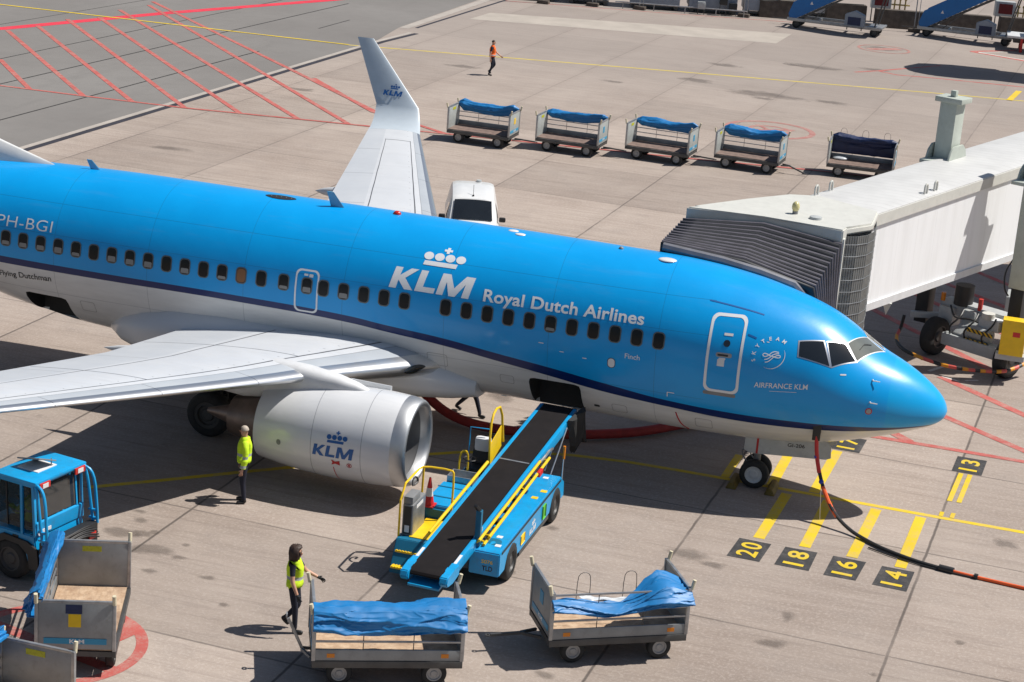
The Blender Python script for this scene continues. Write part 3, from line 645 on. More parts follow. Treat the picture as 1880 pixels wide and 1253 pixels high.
# upper antennas, beacon, satcom blister
def blade(x, a, h, l, sweep=.2):
    p = fp(x, R(a), -.02); up = (fp(x, R(a), 1)-fp(x, R(a), 0)).normalized(); f = Vector((1, 0, 0)); sdv = up.cross(f); mb = MB(); rg = []
    for t in (0, .5, 1):
        L = l*(1-.5*t); c = p+up*h*t-f*sweep*t; rg.append([c+f*L*.5*math.cos(q)+sdv*.022*(1-.4*t)*math.sin(q) for q in [2*PI*k/14 for k in range(14)]])
    mb.loftp(rg); return mb.build('blade_antenna', mat('antenna_paint', (.10, .36, .56), .4), plane)
blade(14.83, 84, .38, .36); blade(21.43, 90, .25, .30); blade(10.2, 265, .2, .3)
q = fp(13.35, R(88), 0); MB().sph(q, .085, 14, (1.2, 1, .95)).build('beacon', M['redlens'], plane)
for x, a in ((10.43, 90), (10.2, 84), (6.6, 81)):
    q = fp(x, R(a), 0); MB().sph(q, .10 if x > 7 else .17, 16, (1.3, 1, .25)).build('antenna_disc', M['white'], plane)
q = fp(7.77, R(88), 0); MB().sph(q, .06, 10).build('blade_antenna', M['grey'], plane)
mb = MB(); mb.grid(lambda u, v: fp(16.35+(u-.5)*.82, R(86+(v-.5)*9*math.sin(PI*min(.999, max(.001, u)))**.6), .01), 16, 4); dk = mb.build('antenna_fairing', M['inkblack'], plane, ang=0)
for k in range(5): MB().sph(fp(16.08+k*.13, R(86), .012), .012, 6).build('fastener', M['rim'], dk)

# wings -----------------------------------------------------------
def wing_mat():
    k = NT('wing_paint'); uu = k.node('ShaderNodeAttribute', attribute_name='wf').outputs['Fac']; ss = k.node('ShaderNodeAttribute', attribute_name='ws').outputs['Fac']; up = k.node('ShaderNodeAttribute', attribute_name='wu').outputs['Fac']
    c = k.coord(); n = k.noise(c, 1.1, 5); n2 = k.noise(k.coord('Object', scale=(.6, 3, 1)), 2, 6, .65)
    wht = k.mix(k.ramp(n, .3, .7), (.54, .56, .585), (.59, .605, .625)); wht = k.mix(k.math('MULTIPLY', k.ramp(n2, .5, .8), .45), wht, (.46, .47, .48))
    gry = k.mix(k.ramp(n, .3, .7), (.37, .40, .435), (.42, .45, .48))
    slat = k.math('LESS_THAN', uu, .145); flap = k.math('GREATER_THAN', uu, .66)
    col = k.mix(slat, wht, gry); col = k.mix(k.math('MULTIPLY', flap, .35), col, gry)
    metal = k.math('MULTIPLY', k.math('LESS_THAN', uu, .06), k.math('LESS_THAN', ss, 15.6)); col = k.mix(metal, col, (.70, .71, .72))
    def ln(v, at, wd): return k.math('SUBTRACT', 1, k.ramp(k.math('ABSOLUTE', k.math('SUBTRACT', v, at)), wd*.6, wd))
    inspan = k.math('LESS_THAN', ss, 14.6)
    L = k.math('MULTIPLY', k.math('MAXIMUM', ln(uu, .205, .007), ln(uu, .62, .006)), inspan)
    L = k.math('MAXIMUM', L, k.math('MULTIPLY', ln(uu, .145, .004), .5))
    for at in (4.2, 8.5, 14.55): L = k.math('MAXIMUM', L, k.math('MULTIPLY', ln(ss, at, .022), k.math('MULTIPLY', k.math('GREATER_THAN', uu, .205), k.math('LESS_THAN', uu, .62 if at > 10 else .98))))
    for at in (6.4, 8.9, 11.4, 13.6): L = k.math('MAXIMUM', L, k.math('MULTIPLY', ln(ss, at, .014), k.math('MULTIPLY', .6, k.math('MAXIMUM', slat, flap))))
    L = k.math('MULTIPLY', L, k.math('ADD', k.math('MULTIPLY', up, .75), .2))
    # fasteners along the front spar
    dots = k.math('MULTIPLY', ln(uu, .245, .006), k.math('LESS_THAN', k.math('FRACT', k.math('MULTIPLY', ss, 2.2)), .05)); L = k.math('MAXIMUM', L, k.math('MULTIPLY', dots, .7))
    col = k.mix(L, col, (.05, .05, .055)); col = k.mix(k.math('MULTIPLY', k.math('LESS_THAN', up, .5), .4), col, (.32, .32, .32))
    k.link(col, k.b.inputs['Base Color']); k.link(k.math('MULTIPLY', metal, .92), k.b.inputs['Metallic']); k.link(k.math('ADD', .42, k.math('MULTIPLY', metal, -.12)), k.b.inputs['Roughness']); k.b.inputs['Coat Weight'].default_value = .1
    return k.m
M['wing'] = wing_mat()
def airfoil(n=18):
    top = []; 
    for k in range(n+1):
        x = (1-math.cos(PI*k/n))/2; t = 5*(.2969*math.sqrt(x)-.126*x-.3516*x*x+.2843*x**3-.1036*x**4); cb = .055*math.sin(PI*x**.8)*.5
        top.append((x, t, cb))
    up = [(x, cb+t) for x, t, cb in top]; lo = [(x, cb-t) for x, t, cb in top]
    return up, lo
AU, AL = airfoil()
def wing_mesh(stations, name, parent, side, m):
    """stations: (y,z,xLE,chord,thick,cant,twist)"""
    mb = MB(); wf = mb.bm.verts.layers.float.new('wf'); ws = mb.bm.verts.layers.float.new('ws'); wu = mb.bm.verts.layers.float.new('wu'); rg = []
    run = 0; prev = None
    for (y, z, xl, ch, th, cant) in stations:
        if prev: run += math.hypot(y-prev[0], z-prev[1])
        else: run = y
        prev = (y, z); ring = []
        for lst, u in ((AU, 1), (AL[::-1], 0)):
            for x, t in (lst if u else lst[1:-1]):
                zz = t*th*ch*(1 if u else 1); yy = y-math.sin(cant)*zz
                v = mb.bm.verts.new((-(xl+x*ch), side*yy, z+math.cos(cant)*zz)); v[wf] = x; v[ws] = run; v[wu] = u; ring.append(v)
        rg.append(ring)
    mb.loft(rg); return mb.build(name, m, parent, ang=50)
def wing_line(y):
    z = 2.02+.125*(y-0)+.0006*y*y
    if y < 4.83: le = 11.40+(y-1.2)*(13.44-11.40)/(4.83-1.2); 
    else: le = 13.44+(y-4.83)*.4380
    te = 18.05 if y < 5.8 else 18.05+(y-5.8)*.185
    return z, le, te-le
for side, nm in ((1, 'port'), (-1, 'starboard')):
    S = []
    for y in (1.0, 1.9, 2.6, 3.3, 4.0, 4.83, 5.8, 7, 8.5, 10, 11.5, 13, 14.6, 15.4):
        z, le, ch = wing_line(y); th = .145-.05*min(1, (y-1)/6); S.append((y, z-.10, le, ch, th, 0))
    wng = wing_mesh(S, 'wing', plane, side, M['wing'])
    y0, z0, le0, ch0 = S[-1][0], S[-1][1], S[-1][2], S[-1][3]; W = [(y0-.01, z0, le0, ch0, .095, 0)]
    Rb = .75
    for k in range(1, 8):
        a = R(72)*k/7; W.append((y0+.35*k/7+Rb*math.sin(a), z0+.12*k/7+Rb*(1-math.cos(a)), le0+.15*k/7+.30*k/7, ch0*(1-.16*k/7), .095, a))
    y1, z1, l1, c1 = W[-1][:4]
    for k in range(1, 6): t = k/5; W.append((y1+.72*t, z1+1.98*t, l1+1.95*t, c1*(1-t)+.56*t, .085, R(72)))
    wl = wing_mesh(W, 'winglet', wng, side, mat('winglet_paint', (.46, .52, .57), .4, var=.04))
    lg = fit(crown_logo(), w=.66, h=.40)
    zc = 4.93; t = (zc-z1)/1.98; yc = y1+.72*t-.075; xl = l1+1.95*t
    up = Vector((0, side*.72, 1.98)).normalized()
    if side == 1: flat_decal(lg, 'logo', M['klmblue'], wl, frame(Vector((-xl-.98, yc, zc)), (1, 0, 0), up))
    else: lg.free()
    # flap track fairings and aileron gap
    for y in (3.9, 7.2, 10.4):
        z, le, ch = wing_line(y); mb = MB(); rgs = []
        for k in range(9):
            t = k/8; rr = .16*math.sin(PI*t)**.6+.004; x = le+ch*.55+t*(ch*.62+.2); rgs.append([Vector((-x, side*(y+rr*.8*math.cos(q)), z-.32-.12*t+rr*1.1*math.sin(q))) for q in [2*PI*j/12 for j in range(12)]])
        mb.loftp(rgs); mb.build('flap_fairing', M['whitematt'], wng)
    # landing light in the root
    if side == -1:
        z, le, ch = wing_line(2.2); mb = MB(); mb.grid(lambda u, v: Vector((-(le-.005)+.03*math.sin(PI*v)-.30*(u-.5)*1.0, -(2.25+(u-.5)*.62), z-.10+(v-.5)*.20*math.sin(PI*min(.98, max(.02, u)))**.5+.03)), 10, 6); mb.build('landing_light', M['glass'], wng)
# wing to body fairing
mb = MB(); rgs = []
for x, wd, zt, zb in ((10.7, 1.35, 2.0, 1.32), (11.3, 1.62, 2.2, 1.22), (12.2, 1.86, 2.42, 1.14), (13.5, 2.02, 2.6, 1.08), (15, 2.10, 2.72, 1.05), (17, 2.12, 2.75, 1.05), (18.5, 2.06, 2.66, 1.08), (19.3, 1.92, 2.45, 1.16), (19.9, 1.62, 2.2, 1.30), (20.4, 1.1, 1.95, 1.45)):
    zc = (zt+zb)/2; h = (zt-zb)/2; rgs.append([Vector((-x, wd*math.copysign(abs(math.cos(q))**.6, math.cos(q)), zc+h*math.copysign(abs(math.sin(q))**.75, math.sin(q)))) for q in [2*PI*k/56 for k in range(56)]])
mb.loftp(rgs); mb.build('wing_fairing', M['fairing'], plane, ang=50)
# tail: fin with dorsal fillet, tailplanes
mb = MB(); prof = [(20.3, 5.28), (22.6, 5.85), (25.2, 6.95), (30.2, 12.4), (32.6, 12.4), (31.6, 5.1), (26, 5.0)]
rgs = []
for z, le, te, th in ((4.9, 24.5, 31.6, .34), (6.0, 25.4, 31.75, .32), (8, 27, 32.0, .27), (10.5, 28.9, 32.3, .2), (12.5, 30.4, 32.6, .13)):
    rgs.append([Vector((-(le+(te-le)*(1-math.cos(q))/2), th*math.sin(q)*(1-.5*(1-math.cos(q))/2), z)) for q in [2*PI*k/28 for k in range(28)]])
mb.loftp(rgs); fin = mb.build('tail_fin', M['white'], plane)
mb = MB(); rgs = []
for x, zt, wd in ((22.3, 5.18, .03), (22.75, 5.34, .07), (23.4, 5.53, .10), (24.2, 5.77, .13), (25.2, 6.15, .16), (26.6, 7.4, .15)):
    rgs.append([Vector((-x, -wd*1.6, 5.0)), Vector((-x, -wd, 5.0+(zt-5)*.5)), Vector((-x, -wd*.5, zt-.03)), Vector((-x, 0, zt)), Vector((-x, wd*.5, zt-.03)), Vector((-x, wd, 5.0+(zt-5)*.5)), Vector((-x, wd*1.6, 5.0))])
mb.loftp(rgs, True, False); mb.build('dorsal_fillet', M['white'], plane, ang=60)
for side in (1, -1):
    wing_mesh([(y, 4.35+.12*y, 27.9+y*.62, 3.4-y*.33, .1, 0) for y in (.3, 2, 4, 6.9)], 'tailplane', plane, side, M['whitematt'])

# engines -----------------------------------------------------------
NAC = [(0, .93), (.02, .965), (.08, 1.0), (.2, 1.035), (.5, 1.07), (1.0, 1.095), (1.7, 1.09), (2.4, 1.045), (3.0, .97), (3.45, .89), (3.62, .855)]
EX0, EZ = 10.88, 1.40
def nr(x): return pchip([a for a, b in NAC], [b for a, b in NAC], x)
def nac_pt(y0, x, a, off=0):
    r = nr(x)+off; s = math.sin(a); fl = 1-.06*max(0, -s)
    return Vector((-(EX0+x), y0-r*math.cos(a), EZ-.03*x*.6+r*s*fl))
def nac_mat():
    k = NT('nacelle_paint'); c = k.coord(); sx = k.node('ShaderNodeSeparateXYZ'); k.link(c, sx.inputs[0]); x = k.math('SUBTRACT', k.math('MULTIPLY', sx.outputs[0], -1), EX0); n = k.noise(k.coord('Object', scale=(.6, 2.5, 2.5)), 1.4, 6, .65)
    col = k.mix(k.ramp(n, .35, .8), (.68, .69, .70), (.60, .61, .625)); L = None
    for at in (.98, 2.16): q = k.math('SUBTRACT', 1, k.ramp(k.math('ABSOLUTE', k.math('SUBTRACT', x, at)), .005, .011)); L = q if L is None else k.math('MAXIMUM', L, q)
    col = k.mix(k.math('MULTIPLY', L, .6), col, (.12, .13, .15)); k.link(col, k.b.inputs['Base Color']); k.b.inputs['Roughness'].default_value = .26; k.b.inputs['Coat Weight'].default_value = .5; k.b.inputs['Coat Roughness'].default_value = .06
    return k.m
M['nacelle'] = nac_mat(); M['fanblade'] = mat('fan_blades', (.05, .05, .055), .35, .7, var=.1); M['hotmetal'] = mat('exhaust_metal', (.22, .175, .155), .42, .8, var=.2, dirt=.2)
M['lip'] = mat('brushed_lip_alloy', (.50, .51, .52), .48, 1, var=.08)
M['duct'] = mat('intake_duct_grey', (.20, .20, .205), .45, .4, var=.06)
for y0 in (-4.83, 4.83):
    mb = MB(); xs = [.10+.04*k for k in range(1, 5)]+[.32+.1*k for k in range(34)]
    rg = [[nac_pt(y0, x, 2*PI*k/72) for k in range(72)] for x in [.09]+xs]
    inn = [[nac_pt(y0, x, 2*PI*k/72, o) for k in range(72)] for x, o in ((3.60, -.02), (3.4, -.05), (2.9, -.12))]
    mb.loftp(rg+inn, False); eng = mb.build('engine', M['nacelle'], plane, ang=60)
    mb = MB(); prof = [(.105, nr(.105)+.002)]+[(.06, .995), (.03, .975), (.012, .955), (.0, .925), (.012, .89), (.05, .855), (.12, .825), (.25, .80)]
    rg = [[Vector((-(EX0+x), y0-r*math.cos(a), EZ+r*math.sin(a)*(1-.06*max(0, -math.sin(a))))) for a in [2*PI*k/72 for k in range(72)]] for x, r in prof]
    # the polished lip runs back over the outside
    rg = [[nac_pt(y0, x, 2*PI*k/72, .002) for k in range(72)] for x in (.33, .28, .22, .16)]+rg[1:]
    mb.loftp(rg, False); mb.build('intake_lip', M['lip'], eng, ang=60)
    mb = MB(); mb.lathe([(-(EX0+.25), .80), (-(EX0+.5), .785), (-(EX0+1.0), .79), (-(EX0+1.25), .79)], 'x', 64, (0, y0, EZ)); mb.build('intake_duct', M['duct'], eng, ang=60)
    mb = MB()
    for k in range(24):
        a = 2*PI*k/24; rg = []
        for t in range(6):
            r = .24+.545*t/5; tw = R(25+38*t/5); e = Vector((0, math.cos(a), math.sin(a))); tn = Vector((0, -math.sin(a), math.cos(a))); wd = .13+.03*t/5; dv = Vector((1, 0, 0))*math.cos(tw)+tn*math.sin(tw); rg.append((Vector((-(EX0+1.02), y0, EZ))+e*r+dv*wd, Vector((-(EX0+1.02), y0, EZ))+e*r-dv*wd))
        for p, q in zip(rg, rg[1:]): mb.quad(p[0], p[1], q[1], q[0])
    mb.build('fan', M['fanblade'], eng, ang=0)
    MB().cyl((-(EX0+1.3), y0, EZ), (-(EX0+1.25), y0, EZ), .80, n=48).build('fan_backing', M['black'], eng)
    MB().lathe([(-(EX0+.72), .001), (-(EX0+.80), .08), (-(EX0+.95), .19), (-(EX0+1.12), .26)], 'x', 32, (0, y0, EZ)).build('spinner', M['black'], eng)
    zc = EZ-.06; mb = MB(); mb.lathe([(-(EX0+3.1), .70), (-(EX0+3.5), .66), (-(EX0+4.0), .55), (-(EX0+4.45), .44), (-(EX0+4.46), .40), (-(EX0+4.0), .42)], 'x', 40, (0, y0, zc)); mb.lathe([(-(EX0+4.1), .28), (-(EX0+4.5), .24), (-(EX0+5.1), .06), (-(EX0+5.12), .001)], 'x', 32, (0, y0, zc)); mb.build('core_nozzle', M['hotmetal'], eng)
    # pylon
    mb = MB(); rg = []
    for x, zt, zb, wd in ((1.15, 2.44, 2.3, .07), (1.5, 2.58, 2.3, .16), (2.0, 2.70, 2.25, .24), (2.7, 2.80, 2.1, .29), (3.4, 2.84, 1.95, .29), (4.2, 2.66, 1.85, .26), (5.2, 2.45, 1.95, .2), (6.2, 2.35, 2.1, .08)):
        rg.append([Vector((-(EX0+x), y0+wd*math.copysign(abs(math.cos(q))**.7, math.cos(q)), (zt+zb)/2+(zt-zb)/2*math.copysign(abs(math.sin(q))**.7, math.sin(q)))) for q in [2*PI*k/24 for k in range(24)]])
    mb.loftp(rg); mb.build('pylon', M['whitematt'], eng, ang=50)
    if y0 < 0:
        def nac_decal(bm, name, m, x0, a0, off=.006):
            slice_bm(bm, .06, .12)
            for v in bm.verts: v.co = nac_pt(y0, x0-v.co.x, R(a0)+v.co.y/1.05, off)
            me = bpy.data.meshes.new(name); bm.to_mesh(me); bm.free(); me.materials.append(m); o = bpy.data.objects.new(name, me); COL.objects.link(o); o.parent = eng
        nac_decal(fit(crown_logo(), w=.98, h=.60), 'logo', M['klmblue'], 2.11, -11)
        nac_decal(poly_bm([[(0, 0), (.03, 0), (.09, .03), (.09, .09), (.03, .12), (0, .12), (.03, .06)], [(.09, .03), (.20, .0), (.20, .12), (.09, .09)]]), 'intake_warning', M['inkred'], 1.66, -21)
        ringp = [[(.06*math.cos(a), .06*math.sin(a)), (.06*math.cos(b), .06*math.sin(b)), (.045*math.cos(b), .045*math.sin(b)), (.045*math.cos(a), .045*math.sin(a))] for a, b in [(2*PI*k/16, 2*PI*(k+1)/16) for k in range(16)]]
        nac_decal(poly_bm(ringp+[[(-.02, -.03), (.02, -.03), (.02, .03), (-.02, .03)]]), 'ring_warning', M['inkred'], 1.24, -19)
        nac_decal(poly_bm([[(0, -.55), (.018, -.55), (.018-.03, 0), (-.03, 0)]]), 'red_line', M['inkred'], 1.60, -25)
        nac_decal(poly_bm([[(.055*math.cos(2*PI*k/16), .075*math.sin(2*PI*k/16)) for k in range(16)]]), 'vent', M['grey'], 2.95, -5)
        # strake
        MB().bar((-(EX0+.9), y0+.55, 2.33), (-(EX0+1.9), y0+.62, 2.33), .02, .24).build('strake', M['white'], eng)

# landing gear ------------------------------------------------------
gr = MB(); gr.cyl((-4.04, 0, .35), (-4.04, 0, 1.7), .085); gr.cyl((-4.04, -.30, .36), (-4.04, .30, .36), .06); gr.bar((-4.04, 0, 1.0), (-3.3, 0, 1.6), .07, .07); gr.tube([(-4.12, -.12, .7), (-4.3, -.14, .95), (-4.42, -.12, .8), (-4.25, -.12, .55), (-4.1, -.15, .6)], .018, 6, smooth=1)
ng = gr.build('nose_gear', M['grey'], plane)
M['wrim'] = mat('white_wheel_hub', (.55, .56, .56), .45, var=.08, dirt=.25)
for y in (-.23, .23): wheel(ng, (-4.04, y, .345), .345, .21, 'y', M['wrim'], rimfrac=.60)
for y in (-.52, .52):
    poly = [(-4.30, 1.43), (-4.22, 1.56), (-3.95, 1.60), (-2.45, 1.66), (-2.30, 1.52), (-2.28, 1.24), (-2.40, 1.19), (-4.15, 1.05), (-4.30, 1.12)]
    gd = MB().prism([(a, b-.10) for a, b in poly], y-.02, y+.02, 'y', .008).build('gear_door', M['ltgrey'], plane)
    if y < 0:
        t = fit(text_bm('GI-206', 1, .01), w=.40, h=.09); flat_decal(t, 'door_number', M['inkblack'], gd, frame((-3.30, y-.0265, 1.26), (1, 0, .06), (0, 0, 1)))
        MB().box((-4.02, y-.026, .97), (-3.97, y-.0205, 1.50)).build('red_stripe', M['inkred'], gd)
for sgn in (-1, 1):
    yc = sgn*2.62; mg = MB(); mg.cyl((-16.75, yc, .5), (-16.75, yc-sgn*.15, 2.2), .12); mg.cyl((-16.75, yc-.55, .53), (-16.75, yc+.55, .53), .075); mg.bar((-16.75, yc, 1.0), (-16.2, yc-sgn*1.1, 2.0), .08, .08); mg.tube([(-16.5, yc, .8), (-16.45, yc, 1.5), (-16.3, yc, 2.0)], .03, 6); mg.box((-16.95, yc-.15, .62), (-16.55, yc+.15, .9), .03)
    m_ = mg.build('main_gear', M['steel'], plane)
    for dy in (-.40, .40): wheel(m_, (-16.75, yc+dy, .55), .55, .38, 'y', M['darkrim'], rimfrac=.5)
    MB().box((-17.35, yc+sgn*.52, 1.25), (-16.35, yc+sgn*.56, 2.25), .01).build('gear_door', M['ltgrey'], plane)
# ram air scoop / open belly panel at the front of the fairing and its service door
MB().prism([(-13.15, 1.12), (-12.55, 1.15), (-12.72, .72), (-13.2, .62)], -1.32, -1.28, 'y', .01).build('belly_service_door', M['ltgrey'], plane)
MB().tube([fz(5.84, 1.95), fz(5.80, 1.75, .006), fz(5.74, 1.55, .006), fz(5.62, 1.36, .006)], .016, 6, smooth=2).build('red_safety_streamer', M['inkred'], plane)
t = MB(); c0 = fz(2.58, 2.12, -.02); t.box((-2.68, c0.y-.04, 1.80), (-2.50, c0.y+.04, 2.20), .01); t.build('ground_power_hatch', M['black'], plane)

# ------------------------------------------------------------------ baggage carts
def plywood():
    k = NT('worn_plywood'); c = k.coord(); n = k.noise(c, 6, 8, .75); n2 = k.noise(k.coord('Object', scale=(1, 4, 1)), 5, 6, .7); n3 = k.noise(c, 1.3, 4)
    a = k.mix(k.ramp(n, .35, .65), (.36, .23, .14), (.55, .41, .28)); a = k.mix(k.math('MULTIPLY', k.ramp(n2, .5, .7), .6), a, (.24, .15, .10)); a = k.mix(k.math('MULTIPLY', k.ramp(n3, .48, .62), .6), a, (.20, .125, .09))
    k.link(a, k.b.inputs['Base Color']); k.b.inputs['Roughness'].default_value = .85; return k.m
M['ply'] = plywood(); M['plyred'] = mat('red_brown_deck', (.17, .118, .098), .8, var=.3, scale=5, dirt=.35)
M['csticker'] = mat('light_blue_sticker', (.03, .27, .46), .5, var=.05)
CL, CW, CZ, CT = 2.72, 1.36, .52, 1.45
def tarp(parent, style, seed, m):
    """folded weather cover lying along the railed side (local y = -CW/2)"""
    rn = random.Random(seed); o = seed*3.7; yb = -CW/2
    def nz(x, y, f=1): return noise.noise((x*f+o, y*f, o*.3))
    def crease(x, v, k=1.0):         # sharp ridges of pulled cloth at three sizes
        rg = lambda q, s_: max(0, 1-abs(q)*s_)**1.6
        return k*(.055*rg(nz(x*.42+v*.9, v*3.4-x*.25), 3.0)+.034*rg(nz(x*.9-v*1.3, v*6.5+x*.5, 1.2), 3.2)+.010*rg(nz(x*2.6+v*2, v*11-x*1.2, 1.4), 3.0)+.005*nz(x*7, v*9))
    mb = MB()
    if style == 'roll':          # bundle lying on the top rail
        def f(u, v):
            x = (u-.5)*(CL-.06); q = 2*PI*v; sag = .10*math.sin(PI*u)+.05*nz(x, 0, .9); h = .20+.04*nz(x, 3, 1.1); wd = .16+.05*nz(x, 7, 1.2)
            fold = 1+.17*math.sin(3*q+2.2*nz(x, 1, .7)+x*.9)+.10*nz(x*2.5, math.cos(q)*2+math.sin(q)*3)
            e = min(1, 8*min(u, 1-u)+.35)
            cr_ = 1+3.2*crease(x, math.sin(q)*.5+.5)-.12
            return Vector((x, yb+.06+wd*fold*cr_*math.cos(q)*e, 1.43-sag+h*fold*cr_*math.sin(q)*e))
        mb.grid(f, 110, 48)
    elif style in ('drape', 'bunch'):       # big loose bundle bulging over the rails, top thrown back
        prof = [(.40, 1.50), (.33, 1.58), (.18, 1.63), (.03, 1.61), (-.10, 1.54), (-.19, 1.42), (-.22, 1.30), (-.19, 1.20), (-.10, 1.14), (-.02, 1.15)]
        def f(u, v):
            x = (u-.5)*(CL+.03); t = v*(len(prof)-1); i = min(int(t), len(prof)-2); w_ = t-i; y = prof[i][0]*(1-w_)+prof[i+1][0]*w_; z = prof[i][1]*(1-w_)+prof[i+1][1]*w_
            if style == 'bunch': y = y*.22+.02 if y > 0 else y*.8; z += .09*math.sin(PI*min(1, v*1.3))
            sg = math.sin(PI*u); z -= max(0, v-.5)*.16*sg+(1-v)*.07*sg; e = abs(u-.5)*2
            # creases fan out of the tied corners and run along the cloth
            ph = 11*v+2.4*nz(x*.5, v*1.1)+(u-.5)*3.2*(v-.45); c1 = abs(math.sin(ph)); c2 = abs(math.sin(ph*.53+2.1*nz(x*.8, v*1.7, 1.3)+.9))
            r_ = -.030*(1-c1)**2.2-.03*(1-c2)**2.5+.03*nz(x*1.1, v*2.4)+crease(x, v)*(1.0+.9*e)-.03
            return Vector((x, yb+y-r_*(.7+.3*v), z-.6*r_*(1-v)+.012*nz(x*4, v*8)-.05*e**6*(1-v)))
        mb.grid(f, 230, 130)
    elif style == 'sag':         # hangs low in the middle, gathered high at one end
        def f(u, v):
            x = (u-.5)*(CL+.04); hi = math.exp(-((u-.80)/.15)**2); lo = math.exp(-((u-.42)/.26)**2); back = .06+.46*min(1, max(0, (u-.5)/.3))
            zt = 1.36-.17*lo+.26*hi; zb = 1.13-.13*lo-.02*hi
            if v < .5: q = v/.5; y = back*(1-q)-.06*q; z = zt+(.0 if q else 0)-.06*q*(1-q)*0-.10*q*hi
            else: q = (v-.5)/.5; y = -.06-.14*math.sin(PI*q*.9); z = (zt-.10*hi)*(1-q)+zb*q
            ph = 8*v+2.2*nz(x*.8, v)+x*1.4; c1 = abs(math.sin(ph)); c2 = abs(math.sin(ph*.6-x*2.2+1.5*nz(x, v*2)))
            r_ = -.03*(1-c1)**2.2-.03*(1-c2)**2.5+.03*nz(x*1.6, v*2.4)+crease(x+3, v)*1.35-.03
            return Vector((x, yb+y-r_, z-.7*r_*(1-v)))
        mb.grid(f, 230, 110)
    elif style == 'fall':        # sheet hanging inside the rails
        def f(u, v):
            x = (u-.5)*(CL-.1); return Vector((x, yb+.05+.05*nz(x*2.2, v*.6)+.05*math.sin(PI*v), 1.50-.72*v-.06*math.sin(PI*u)*(1-v)+.02*nz(x*4, 5)))
        mb.grid(f, 70, 26)
    so_ = mb.build('cover', m, parent, ang=0); 
    md = so_.modifiers.new('t', 'SOLIDIFY'); md.thickness = .012; md.offset = 0
    return so_
